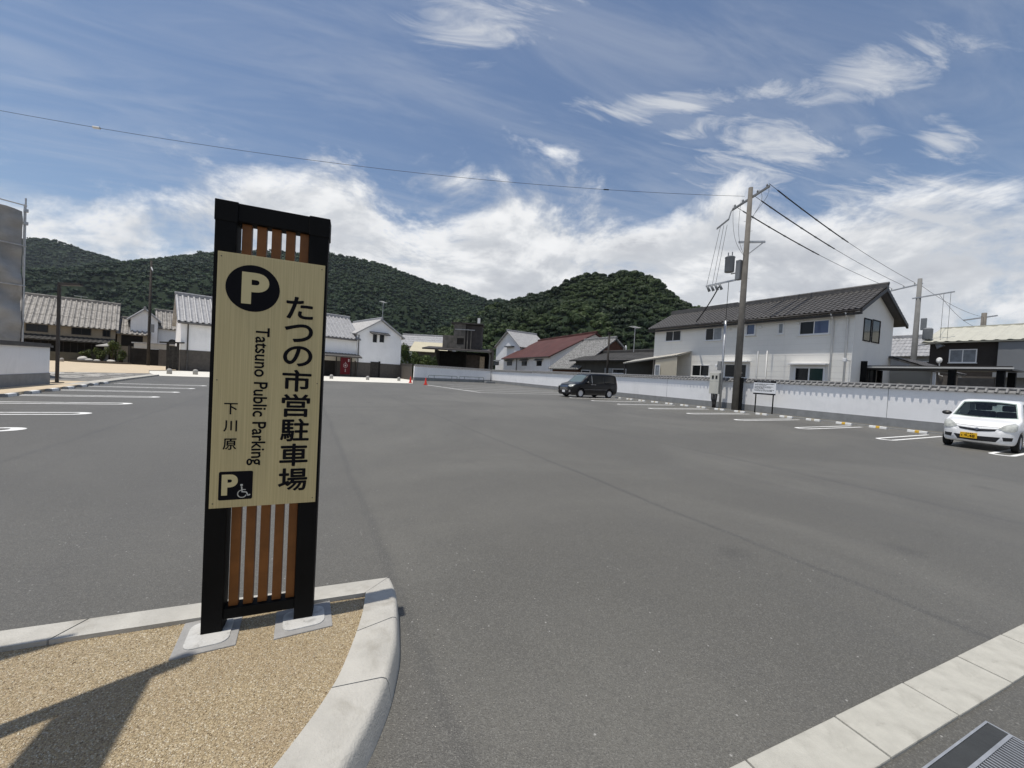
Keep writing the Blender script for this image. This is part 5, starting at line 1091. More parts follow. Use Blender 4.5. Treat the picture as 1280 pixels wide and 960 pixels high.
# ---- old town house and outbuildings beyond the plaza (facing the lot)
OT = (-22.58, 71.2)
TN = Vector((-math.sin(BA), math.cos(BA), 0)); TT = Vector((math.cos(BA), math.sin(BA), 0))
def town(name, u0, u1, back, Wd, ez, rz_, label, **kw):
    s0 = on_plane(u0, 425, OT, BA)[0]; s1 = on_plane(u1, 425, OT, BA)[0]; g = Vector((OT[0], OT[1], 0))+TT*s0+TN*back
    return gable_house(name, g, BA, s1-s0, Wd, ez, rz_, label, **kw), s0, s1
M_OLDW = mat('tan_earth_plaster', (0.26, 0.225, 0.17), 0.85, 0.15, 0.15, 0.8, streak=0.3)
oh, o0, o1 = town('old_town_house', -60, 144, 0.0, 8.5, 4.75, 8.0, 'old two-storey town house with weathered ribbed roof tiles beyond the plaza', wallm=M_OLDW, roofm=M_TILEOLD, ov=0.6, gov=0.3, rib=0.46, crs=1.6, amp=0.14, deep=True)
LO = o1-o0
def oh_s(u): return on_plane(u, 420, OT, BA)[0]-o0
q = MB(); roof_mesh(q, [(0, -1.6, 2.55), (LO, -1.6, 2.55), (LO, 0, 3.15), (0, 0, 3.15)], int(LO/0.42), 3, amp=0.07); q.build('pent_roof', mat('dark_old_tile', (0.05, 0.048, 0.045), 0.6, 0.3, 0.3, 3), oh)
box('ground_floor_boards', M_BLK, oh, 0.1, LO-0.1, -0.08, -0.002, 0.0, 2.6)
for k in range(int(LO/0.6)): box('lattice_bar', M_WOODDK, oh, 0.3+0.6*k, 0.38+0.6*k, -0.14, -0.082, 0.4, 2.4)
for u0, u1 in ((32, 60), (89, 114), (128, 138)): window(oh, 'front', oh_s(u0), 3.45, oh_s(u1)-oh_s(u0), 1.05, panes=2, fm=M_WOODDK, sill=False)
box('low_wall', mat('olive_plinth', (0.11, 0.10, 0.075), 0.85, 0.15, 0.15, 1), oh, 0, LO*0.96, -2.6, -2.4, 0, 1.15)
ax, a0_, a1_ = town('tiled_annex', 146, 186, 0.8, 6.0, 4.3, 6.2, 'low annex with weathered tiles between the old house and the small storehouse', wallm=M_OLDW, roofm=M_TILEOLD, ov=0.6, gov=0.2, rib=0.46, crs=1.6, amp=0.14, deep=True)
box('dark_opening', M_BLK, ax, 0.4, (a1_-a0_)-0.6, -0.05, -0.002, 2.4, 3.9)
sk, s0_, s1_ = town('small_storehouse', 198, 226, 2.0, 5.5, 5.5, 7.9, 'small storehouse with brownish tiles squeezed left of the long white storehouse', wallm=M_GREYPL, roofm=M_TILEOLD, ov=0.4, gov=0.3, rib=0.46, crs=1.6, amp=0.14, deep=True)
disc_ = MB().lathe([(0, 0), (0.45, 0.01), (0.45, 0.06), (0, 0.07)], 16, (1.6, -0.08, 3.4), axis='y').build('round_vent', M_WOODDK, sk)
s_n = on_plane(197, 430, OT, BA)[0]; gable_house('narrow_storehouse', Vector((OT[0], OT[1], 0))+TT*s_n+TN*1.0, BA+math.pi/2, 7, 2.8, 6.3, 7.7, 'narrow white gable with sunlit tiles beside the dark utility pole', wallm=M_GREYPL, roofm=M_TILE, ov=0.3, gov=0.3, rib=0.46, crs=9.0, amp=0.12, deep=True)
# roofed fence with a dark opening
rf, r0_, r1_ = None, ahead(163, 450, 49)[1], ahead(222, 450, 49)[1]
rfE = empty('roofed_wall', Vector(tuple(r0_*Xh+49*Fh)), -YAW, 'grey roofed wall with a black opening beside the plaza garden', 'wall')
rl = r1_-r0_; ro_ = ahead(198, 450, 49)[1]-r0_
box('opening_shade_panel', M_BLK, rfE, 0.0, ro_, 0.05, 0.2, 0.05, 2.1); box('board_wall', M_BOARD, rfE, ro_+0.003, rl, 0, 0.2, 0.0, 2.15)  # first box is a black panel in place of the opening's dark inside
box('lintel', mat('pale_grey_band', (0.42, 0.42, 0.41), 0.8, 0.2, 0.1, 1), rfE, 0.4, rl-0.2, -0.02, 0.25, 2.16, 2.75); box('cap', M_TILE, rfE, 0.3, rl, -0.25, 0.5, 2.76, 2.9)
box('post', M_WOODDK, rfE, -0.35, -0.1, 0, 0.2, 0.0, 2.4)
# ---- scaffolded building behind the left wall
M_MESHS = mat('grey_scaffold_sheet', (0.32, 0.32, 0.315), 0.95, 0.05, 0.2, 0.7, 0.3, 2.0, stain=(0.17, 0.17, 0.165), sscale=0.9, samt=0.6)
sc0, sl0, _ = ahead(27, 340, 18.5)
sc = empty('scaffolded_building', sc0, R(32), 'building wrapped in grey scaffold sheeting behind the left white wall', 'building')
vs = []; nu, nv = 24, 40; rg2 = np.random.default_rng(4)
for j in range(nv+1):
    for i in range(nu+1):
        x = -6.0*i/nu; z = 0.2+7.75*j/nv; vs.append((x, 0.16*math.sin(2.1*x+0.9*z)*math.sin(z*1.9+x)+0.10*math.sin(4*z+5*x)+0.05*math.sin(9*z-3*x), z-0.12*math.sin(2.6*x)*0.3))
fs = [(j*(nu+1)+i, j*(nu+1)+i+1, (j+1)*(nu+1)+i+1, (j+1)*(nu+1)+i) for j in range(nv) for i in range(nu)]
MB().add(vs, fs).build('sheeting', M_MESHS, sc, smooth=True)
MB().box(-6, 0, 0.4, 5, 0, 7.2).build('core', M_GREYC, sc)
for x in (0.06, -1.8, -3.6, -5.4): MB().tube([(x, -0.12, 0), (x, -0.12, 8.55)], 0.03, 8).build('scaffold_tube', M_STEEL, sc)
for z in (8.2, 6.3, 4.4): MB().tube([(0.1, -0.16, z), (-6, -0.16, z+0.12)], 0.028, 8).build('scaffold_tube', M_STEEL, sc)
MB().tube([(0.06, 0.1, 0), (0.06, 0.1, 8.3)], 0.03, 8).build('scaffold_tube', M_STEEL, sc)
for z in (7.3, 7.9): box('tube_clamp', M_STEEL, sc, 0.0, 0.14, -0.2, -0.06, z, z+0.14)
# ---- television aerials
def aerial(p, h, label, rz=0.0):
    rt = empty('television_aerial', p, rz, label, 'aerial'); MB().tube([(0, 0, 0), (0, 0, h)], 0.035, 6).build('mast', M_STEEL, rt)
    MB().tube([(-0.7, 0, h-0.1), (0.7, 0, h-0.1)], 0.025, 5).build('boom', M_STEEL, rt)
    for k in range(6): MB().tube([(-0.6+0.24*k, -0.3, h-0.1), (-0.6+0.24*k, 0.3, h-0.1)], 0.014, 4).build('element', M_STEEL, rt)
p, _, _ = ahead(101, 383, 58); aerial((p.x, p.y, 8.0), 1.6, 'television aerial on the old town house roof', 0.5)
p, _, _ = ahead(478, 400, 55); aerial((p.x, p.y, 7.4), 3.4, 'tall television aerial on the gabled storehouse wing', 0.9)
p, _, _ = ahead(792, 440, 36); aerial((p.x, p.y, 4.2), 2.4, 'television aerial on the dark low house', 0.3)
p, _, _ = ahead(1160, 415, 48); aerial((p.x, p.y, 7.6), 1.5, 'television aerial on the small grey house', 0.2)

# ================================================================== VEHICLES
def pchip(xs, ys, x):
    xs = np.asarray(xs, float); ys = np.asarray(ys, float); h = np.diff(xs); dl = np.diff(ys)/h; m = np.zeros_like(xs)
    for i in range(1, len(xs)-1):
        if dl[i-1]*dl[i] > 0: w1, w2 = 2*h[i]+h[i-1], h[i]+2*h[i-1]; m[i] = (w1+w2)/(w1/dl[i-1]+w2/dl[i])
    m[0], m[-1] = dl[0], dl[-1]
    x = np.clip(x, xs[0], xs[-1]); i = np.clip(np.searchsorted(xs, x)-1, 0, len(xs)-2); t = (x-xs[i])/h[i]
    return (2*t**3-3*t**2+1)*ys[i]+(t**3-2*t**2+t)*h[i]*m[i]+(-2*t**3+3*t**2)*ys[i+1]+(t**3-t**2)*h[i]*m[i+1]
def car_loft(spec, nx=90, ns=30):
    """closed body: spec has profiles over x (front positive): zb, belt, top, wb, wm, wt"""
    x0, x1 = spec['x']; xs = np.unique(np.r_[np.linspace(x0, x1, nx), x0+0.02*np.arange(1, 8)**1.5*0.35, x1-0.02*np.arange(1, 8)**1.5*0.35])
    g = {k: pchip(*zip(*spec[k]), xs) for k in ('zb', 'belt', 'top', 'wb', 'wm', 'wt')}
    rings = []
    for i, x in enumerate(xs):
        zb, be, tp, wb, wm, wt = (g[k][i] for k in ('zb', 'belt', 'top', 'wb', 'wm', 'wt'))
        mid = zb+(be-zb)*0.50; cr = 0.05*wt
        ctrl = np.array([(0, zb), (wb*0.6, zb), (wb*0.93, zb+0.012), (wb, zb+0.06), (wm*0.992, mid*0.6+zb*0.4), (wm, mid*0.55+be*0.45), (wm*0.985, be), (wm*0.42+wt*0.58, be*0.48+tp*0.52), (wt, tp-max(0.045, 0.10*(tp-be))), (wt*0.90, tp-cr*0.55), (wt*0.55, tp-cr*0.2), (0, tp)])
        d = np.r_[0, np.cumsum(np.hypot(*np.diff(ctrl, axis=0).T)+1e-6)]; d /= d[-1]
        # fixed parameter so that rings line up
        base = np.linspace(0, 1, len(ctrl)); tt = np.linspace(0, 1, ns)
        rings.append(np.c_[pchip(base, ctrl[:, 0], tt), pchip(base, ctrl[:, 1], tt)])
    vs = []; fs = []
    full = 2*ns-2
    for x, r in zip(xs, rings):
        ring = [(x, -y, z) for y, z in r]+[(x, y, z) for y, z in r[-2:0:-1]]
        vs += ring
    n = len(xs)
    for i in range(n-1):
        for k in range(full): fs.append((i*full+k, i*full+(k+1) % full, (i+1)*full+(k+1) % full, (i+1)*full+k))
    fs += [tuple(range(full-1, -1, -1)), tuple(range((n-1)*full, n*full))]
    return MB().add(vs, fs)
def to_obj(mb_, name): return link(name, mb_.mesh(name), None)
def boolean(o, cutters):
    for c in cutters:
        md = o.modifiers.new('cut', 'BOOLEAN'); md.object = c; md.operation = 'DIFFERENCE'; md.solver = 'EXACT'
    bpy.context.view_layer.update(); dg = bpy.context.evaluated_depsgraph_get(); me = bpy.data.meshes.new_from_object(o.evaluated_get(dg))
    o.modifiers.clear(); o.data = me
    for c in cutters: bpy.data.objects.remove(c)
def rails(lo, hi, nu, nv):
    """grid between a lower and an upper rail (lists of 2D points)"""
    lo = resample(lo, nu); hi = resample(hi, nu); return [[tuple(lo[i]*(1-j/(nv-1))+hi[i]*(j/(nv-1))) for i in range(nu)] for j in range(nv)]
def patch(name, bvh, lo, hi, axis, sign, m_, parent, off=0.006, nu=14, nv=7, thick=0.004, reach=3.0):
    """a panel lying on the body: 2D outline on the side view (x, z) or front view (y, z), projected along the axis"""
    gr = rails(lo, hi, nu, nv); vs = []
    for row in gr:
        for a, z in row:
            if axis == 'y': o_, d_ = Vector((a, sign*reach, z)), Vector((0, -sign, 0))
            elif axis == 'x': o_, d_ = Vector((sign*reach, a, z)), Vector((-sign, 0, 0))
            else: o_, d_ = Vector((a, z, reach)), Vector((0, 0, -1))
            h = bvh.ray_cast(o_, d_)
            if h[0] is None:
                n_ = bvh.find_nearest(o_+d_*reach*0.5); h = n_
            nn = h[1] if h[1].dot(d_) < 0 else -h[1]
            vs.append(h[0]+nn*off)
    fs = [(j*nu+i, j*nu+i+1, (j+1)*nu+i+1, (j+1)*nu+i) for j in range(nv-1) for i in range(nu-1)]
    n = len(vs); inw = []
    for k, v in enumerate(vs): inw.append(v+(Vector((0, -sign, 0)) if axis == 'y' else Vector((-sign, 0, 0)) if axis == 'x' else Vector((0, 0, -1)))*(thick+off))
    edge = [i for i in range(nu)]+[j*nu+nu-1 for j in range(1, nv)]+[(nv-1)*nu+i for i in range(nu-2, -1, -1)]+[j*nu for j in range(nv-2, 0, -1)]
    fs += [(edge[k], edge[(k+1) % len(edge)], n+edge[(k+1) % len(edge)], n+edge[k]) for k in range(len(edge))]
    return MB().add(vs+inw, fs).build(name, m_, parent, auto=40)
def cutter(lo, hi, axis, a0, a1):
    pl = [tuple(p) for p in resample(lo, 12)]+[tuple(p) for p in resample(hi, 12)[::-1]]
    n = len(pl); f3 = (lambda p, d: (p[0], d, p[1])) if axis == 'y' else (lambda p, d: (d, p[0], p[1]))
    return MB().add([f3(p, d) for d in (a0, a1) for p in pl], [tuple(range(n)), tuple(range(2*n-1, n-1, -1))]+[(k, (k+1) % n, n+(k+1) % n, n+k) for k in range(n)])
M_RIM = mat('alloy_rim', (0.62, 0.62, 0.63), 0.35, 0.5, metal=0.25); M_LAMP = mat('headlamp_lens', (0.42, 0.43, 0.40), 0.12, 0.6, 0.2, 14); M_CHROME = mat('chrome', (0.6, 0.6, 0.62), 0.15, 0.5, metal=1.0)
def wheel(parent, x, y, r, w, spokes, rimm):
    sd = 1 if y > 0 else -1
    wl = empty('wheel', (x, y, r)); wl.parent = parent
    MB().lathe([(r*0.66, -w/2), (r*0.93, -w/2), (r, -w*0.36), (r, w*0.36), (r*0.93, w/2), (r*0.66, w/2), (r*0.66, -w/2)], 32, axis='y', caps=False).build('tyre', M_RUBBER, wl, auto=30)
    rm_ = MB(); rm_.lathe([(0.0, -w*0.2), (r*0.64, -w*0.2), (r*0.66, -w*0.45), (r*0.66, w*0.45), (r*0.62, w*0.45), (r*0.60, w*0.2), (0, w*0.2)], 32, axis='y')
    yo = sd*w*0.36
    for k in range(spokes):
        a = 2*math.pi*k/spokes; d = Vector((math.cos(a), 0, math.sin(a))); t = Vector((-math.sin(a), 0, math.cos(a))); c = Vector((0, yo, 0))
        p = [c+d*r*0.08-t*r*0.09, c+d*r*0.63-t*r*0.055, c+d*r*0.63+t*r*0.055, c+d*r*0.08+t*r*0.09]; rm_.hexa([q-Vector((0, sd*0.03, 0)) for q in p]+p)
    rm_.lathe([(0.0, yo-sd*0.02), (r*0.17, yo-sd*0.02), (r*0.16, yo+sd*0.012), (0, yo+sd*0.016)], 16, axis='y')
    rm_.build('rim', rimm, wl, auto=35)
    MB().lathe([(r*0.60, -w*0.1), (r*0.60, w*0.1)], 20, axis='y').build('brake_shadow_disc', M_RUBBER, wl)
def vehicle(name, loc, rz, label, spec, paint, wheels, glass, hollow):
    rt = empty(name, loc, rz, label, 'car')
    mb_ = car_loft(spec); body = to_obj(mb_, 'body')
    bm = bmesh.new(); bm.from_mesh(body.data); bvh = BVHTree.FromBMesh(bm); bm.free()
    cuts = []
    fr_x, rr_x, tr_, r, w = wheels
    for x in (fr_x, rr_x):
        c = MB().lathe([(r*1.17, -tr_-0.35), (r*1.17, -tr_+0.16)], 36, (x, 0, r*1.02), axis='y'); cuts.append(to_obj(c, 'cut'))
        c = MB().lathe([(r*1.17, tr_-0.16), (r*1.17, tr_+0.35)], 36, (x, 0, r*1.02), axis='y'); cuts.append(to_obj(c, 'cut'))
    for c in hollow: cuts.append(to_obj(c, 'cut'))
    boolean(body, cuts); body.parent = rt; body.data.materials.clear(); body.data.materials.append(paint); body.data.shade_smooth(); body.data.set_sharp_from_angle(angle=R(32))
    for x in (fr_x, rr_x):
        for y in (-tr_, tr_): wheel(rt, x, y, r, w, wheels_spokes, M_RIM)
    return rt, bvh, body
def mirror_pts(l): return [(-y, z) for y, z in l][::-1]
# ---- white hatchback
M_WHITE = mat('white_car_paint', (0.80, 0.80, 0.79), 0.28, 0.5, coat=0.6); M_TRIM = mat('black_trim', (0.012, 0.012, 0.013), 0.5, 0.4)
def clear_glass():
    m = bpy.data.materials.new('car_glass'); m.use_nodes = True; t = m.node_tree; K = NT(t); t.nodes.clear()
    o = K.n('ShaderNodeOutputMaterial'); mx = K.n('ShaderNodeMixShader'); tr = K.n('ShaderNodeBsdfTransparent'); gl = K.n('ShaderNodeBsdfGlossy'); fr = K.n('ShaderNodeFresnel')
    tr.inputs[0].default_value = (0.55, 0.62, 0.60, 1); gl.inputs['Roughness'].default_value = 0.03; fr.inputs[0].default_value = 1.5
    K.l(fr.outputs[0], mx.inputs[0]); K.l(tr.outputs[0], mx.inputs[1]); K.l(gl.outputs[0], mx.inputs[2]); K.l(mx.outputs[0], o.inputs[0]); return m
M_CGLASS = clear_glass()
wheels_spokes = 9
spec = dict(x=(-1.70, 1.70),
    zb=[(-1.70, 0.36), (-1.6, 0.25), (-1.2, 0.19), (1.2, 0.18), (1.55, 0.19), (1.66, 0.22), (1.70, 0.27)],
    belt=[(-1.70, 0.70), (-1.5, 0.93), (-1.0, 0.95), (0.6, 0.89), (1.0, 0.84), (1.4, 0.74), (1.62, 0.63), (1.70, 0.52)],
    top=[(-1.70, 0.80), (-1.66, 1.00), (-1.56, 1.33), (-1.42, 1.42), (-0.9, 1.465), (-0.2, 1.475), (0.20, 1.44), (0.62, 1.18), (1.06, 0.905), (1.25, 0.865), (1.48, 0.81), (1.62, 0.735), (1.67, 0.66), (1.70, 0.57)],
    wb=[(-1.70, 0.52), (-1.5, 0.66), (-1.0, 0.70), (1.0, 0.70), (1.45, 0.67), (1.62, 0.58), (1.70, 0.42)],
    wm=[(-1.70, 0.58), (-1.6, 0.67), (-1.35, 0.73), (-0.8, 0.738), (0.9, 0.738), (1.3, 0.72), (1.5, 0.68), (1.62, 0.61), (1.70, 0.46)],
    wt=[(-1.70, 0.50), (-1.5, 0.54), (-0.9, 0.57), (0.0, 0.575), (0.4, 0.60), (0.93, 0.655), (1.2, 0.64), (1.5, 0.58), (1.62, 0.52), (1.70, 0.38)])
ws_lo = [(-0.63, 0.945), (-0.3, 0.925), (0, 0.92), (0.3, 0.925), (0.63, 0.945)]; ws_hi = [(-0.515, 1.37), (-0.25, 1.40), (0, 1.41), (0.25, 1.40), (0.515, 1.37)]
rw_lo = [(-0.50, 1.06), (0, 1.04), (0.50, 1.06)]; rw_hi = [(-0.44, 1.31), (0, 1.34), (0.44, 1.31)]
s1_lo = [(0.62, 0.975), (0.2, 0.965), (-0.30, 0.97)]; s1_hi = [(0.50, 1.06), (0.14, 1.345), (-0.30, 1.385)]
s2_lo = [(-0.36, 0.97), (-0.8, 0.98), (-1.10, 1.00)]; s2_hi = [(-0.36, 1.385), (-0.8, 1.375), (-1.02, 1.34)]
def sc_(l, k, c=None):
    a = np.array(l); return a
cab = MB().add([(x, y, z) for y in (-0.50, 0.50) for x, z in ((0.80, 0.80), (0.74, 0.98), (0.14, 1.39), (-0.4, 1.425), (-1.1, 1.405), (-1.42, 1.34), (-1.52, 1.0), (-1.45, 0.55), (0.62, 0.45))], [tuple(range(9)), tuple(range(17, 8, -1))]+[(k, (k+1) % 9, 9+(k+1) % 9, 9+k) for k in range(9)])
shr = lambda lo, hi, k=0.03: ([(p[0]*(1-k*1.2), p[1]+k*0.6) for p in lo], [(p[0]*(1-k*1.2), p[1]-k*0.6) for p in hi])
a, b = shr(ws_lo, ws_hi); c1 = cutter(a, b, 'x', 0.05, 1.2); a, b = shr(rw_lo, rw_hi); c2 = cutter(a, b, 'x', -1.9, -1.35)
a, b = [(0.56, 0.995), (-0.28, 0.995)], [(0.46, 1.06), (0.14, 1.32), (-0.28, 1.36)]; c3 = cutter(a, b, 'y', -1.0, 1.0); a, b = [(-0.38, 0.995), (-1.05, 1.02)], [(-0.38, 1.36), (-0.98, 1.32)]; c4 = cutter(a, b, 'y', -1.0, 1.0)
wcar, bv, wbody = vehicle('white_hatchback', (19.9, 3.62, 0.0), math.pi+R(2), 'white compact hatchback with a yellow number plate, parked by the white wall', spec, M_WHITE, (1.08, -1.28, 0.655, 0.272, 0.155), None, [cab, c1, c2, c3, c4])
wcar.scale = (1.0, 1.05, 1.055); wcar.location.y = 3.66; wcar.location.x = 19.82
patch('windscreen', bv, ws_lo, ws_hi, 'x', 1, M_CGLASS, wcar, nu=18, nv=9); patch('rear_window', bv, rw_lo, rw_hi, 'x', -1, M_CGLASS, wcar)
for sg in (-1, 1):
    patch('side_window', bv, s1_lo, s1_hi, 'y', sg, M_CGLASS, wcar); patch('side_window', bv, s2_lo, s2_hi, 'y', sg, M_CGLASS, wcar)
    hl_lo = [(sg*0.385, 0.645), (sg*0.51, 0.585), (sg*0.645, 0.59), (sg*0.685, 0.63)]; hl_hi = [(sg*0.41, 0.69), (sg*0.52, 0.775), (sg*0.63, 0.815), (sg*0.688, 0.775)]
    patch('headlight', bv, hl_lo, hl_hi, 'x', 1, M_LAMP, wcar, off=0.012)
    patch('fog_lamp_recess', bv, [(sg*0.49, 0.32), (sg*0.63, 0.335)], [(sg*0.47, 0.425), (sg*0.645, 0.43)], 'x', 1, M_TRIM, wcar, off=0.004)
    patch('tail_light', bv, [(sg*0.52, 0.62), (sg*0.63, 0.64)], [(sg*0.50, 0.98), (sg*0.58, 0.98)], 'x', -1, mat('red_lens', (0.35, 0.01, 0.01), 0.2, 0.5), wcar, off=0.01)
    patch('door_seam', bv, [(0.52, 0.30), (0.50, 0.30)], [(0.62, 0.97), (0.60, 0.97)], 'y', sg, M_TRIM, wcar, off=0.002, nu=2, nv=8); patch('door_seam', bv, [(-0.34, 0.30), (-0.35, 0.30)], [(-0.33, 0.97), (-0.34, 0.97)], 'y', sg, M_TRIM, wcar, off=0.002, nu=2, nv=8)
    patch('door_handle', bv, [(-0.28, 0.80), (-0.12, 0.80)], [(-0.28, 0.83), (-0.12, 0.83)], 'y', sg, M_TRIM, wcar, off=0.025, nu=4, nv=3)
    mr = MB().lathe([(0, -0.055), (0.055, -0.05), (0.085, -0.02), (0.09, 0.02), (0.075, 0.05), (0, 0.055)], 14, (0, 0, 0), axis='x'); mo = mr.build('door_mirror', M_TRIM, wcar, smooth=True); mo.location = (0.52, sg*0.83, 0.99); mo.scale = (1, 1.25, 0.75)
    box('mirror_arm', M_TRIM, wcar, 0.51, 0.55, min(sg*0.70, sg*0.78), max(sg*0.70, sg*0.78), 0.955, 0.985)
patch('upper_grille', bv, [(-0.33, 0.572), (0, 0.535), (0.33, 0.572)], [(-0.36, 0.63), (0, 0.60), (0.36, 0.63)], 'x', 1, M_TRIM, wcar, off=0.004)
patch('grille_bar', bv, [(-0.36, 0.635), (0, 0.608), (0.36, 0.635)], [(-0.38, 0.66), (0, 0.638), (0.38, 0.66)], 'x', 1, M_WHITE, wcar, off=0.014)
patch('bonnet_seam', bv, [(-0.42, 0.695), (0, 0.672), (0.42, 0.695)], [(-0.42, 0.702), (0, 0.679), (0.42, 0.702)], 'x', 1, M_TRIM, wcar, off=0.002)
patch('lower_intake', bv, [(-0.36, 0.275), (0, 0.262), (0.36, 0.275)], [(-0.44, 0.415), (0, 0.40), (0.44, 0.415)], 'x', 1, M_TRIM, wcar, off=0.004)
eb = patch('emblem', bv, [(-0.055, 0.595), (0, 0.572), (0.055, 0.595)], [(-0.055, 0.605), (0, 0.637), (0.055, 0.605)], 'x', 1, mat('dull_chrome', (0.20, 0.20, 0.21), 0.35, 0.5, metal=0.7), wcar, off=0.022)
M_PLATE = mat('yellow_number_plate', (0.72, 0.42, 0.02), 0.5, 0.3)
pl = box('number_plate', M_PLATE, wcar, 1.712, 1.722, -0.31, 0.02, 0.315, 0.475, bevel=0.004)
ink = MB()
for y0, y1, z0, z1 in ((-0.20, -0.175, 0.44, 0.46), (-0.165, -0.14, 0.44, 0.46), (-0.12, -0.09, 0.44, 0.462), (-0.08, -0.06, 0.44, 0.462), (-0.285, -0.265, 0.36, 0.40)): ink.box(1.7221, 1.7226, y0, y1, z0, z1)
def plate_text(body, y, z, w, h):
    me = text_mesh(body, 0.1, 0.002); co = np.array([v.co[:] for v in me.vertices]); mn, mx = co.min(0), co.max(0); q = (co-(mn+mx)/2)/(mx-mn+1e-9)
    nv = np.c_[np.full(len(q), 1.7228), y+q[:, 0]*w, z+q[:, 1]*h]; me.vertices.foreach_set('co', nv.astype(np.float32).ravel()); me.update(); me.materials.clear(); link('plate_number', me, M_INK, pl)
ink.build('plate_small_marks', M_INK, pl); plate_text('9-48', -0.125, 0.377, 0.20, 0.085)
box('windscreen_mirror', M_TRIM, wcar, 0.20, 0.23, -0.12, 0.12, 1.28, 1.345); MB().tube([(1.02, -0.05, 0.945), (0.95, -0.45, 0.985)], 0.01, 5).build('wiper', M_TRIM, wcar)
M_SEAT = mat('dark_seat_cloth', (0.03, 0.032, 0.036), 0.85, 0.2)
for x, z in ((-0.35, 0.0), (-1.05, 0.0)):
    for y in (-0.27, 0.27):
        st = MB(); st.box(x-0.10, x+0.05, y-0.21, y+0.21, 0.5, 1.10); st.box(x-0.14, x-0.03, y-0.12, y+0.12, 1.12, 1.30); st.build('seat', M_SEAT, wcar, bevel=0.04)
box('dashboard', M_SEAT, wcar, 0.40, 0.76, -0.49, 0.49, 0.6, 0.90, bevel=0.03); MB().lathe([(0.17, -0.015), (0.19, 0), (0.17, 0.015)], 20, axis='x').build('steering_wheel', M_TRIM, wcar).location = (0.22, -0.27, 0.93)
# ---- black people carrier
M_BLKP = mat('black_car_paint', (0.004, 0.004, 0.005), 0.3, 0.3, coat=0.25); M_TINT = mat('tinted_glass', (0.006, 0.007, 0.008), 0.05, 0.5); M_WSG = mat('windscreen_reflecting_sky', (0.10, 0.13, 0.13), 0.04, 0.8)
wheels_spokes = 7
specv = dict(x=(-2.45, 2.45),
    zb=[(-2.45, 0.42), (-2.3, 0.30), (-1.8, 0.20), (1.8, 0.18), (2.25, 0.19), (2.45, 0.27)],
    belt=[(-2.45, 0.95), (-2.2, 1.10), (0.6, 1.07), (1.5, 1.02), (2.2, 0.90), (2.45, 0.70)],
    top=[(-2.45, 1.05), (-2.40, 1.45), (-2.30, 1.78), (-2.1, 1.87), (-1.0, 1.915), (0.0, 1.90), (0.55, 1.84), (1.05, 1.50), (1.55, 1.17), (1.9, 1.10), (2.25, 1.00), (2.40, 0.90), (2.45, 0.76)],
    wb=[(-2.45, 0.72), (-2.2, 0.83), (1.9, 0.85), (2.3, 0.78), (2.45, 0.62)],
    wm=[(-2.45, 0.80), (-2.25, 0.90), (-1.5, 0.925), (1.7, 0.925), (2.15, 0.88), (2.38, 0.78), (2.45, 0.66)],
    wt=[(-2.45, 0.66), (-2.2, 0.72), (-1, 0.76), (0.4, 0.76), (1.5, 0.82), (2.1, 0.76), (2.45, 0.58)])
van, bv, vbody = vehicle('black_minivan', (19.95, 24.25, 0.0), math.pi+R(3), 'black people carrier with silver wheels, parked by the white wall', specv, M_BLKP, (1.52, -1.48, 0.80, 0.345, 0.22), None, [])
patch('windscreen', bv, [(-0.74, 1.20), (0, 1.17), (0.74, 1.20)], [(-0.64, 1.70), (0, 1.76), (0.64, 1.70)], 'x', 1, M_WSG, van, nu=16, nv=8)
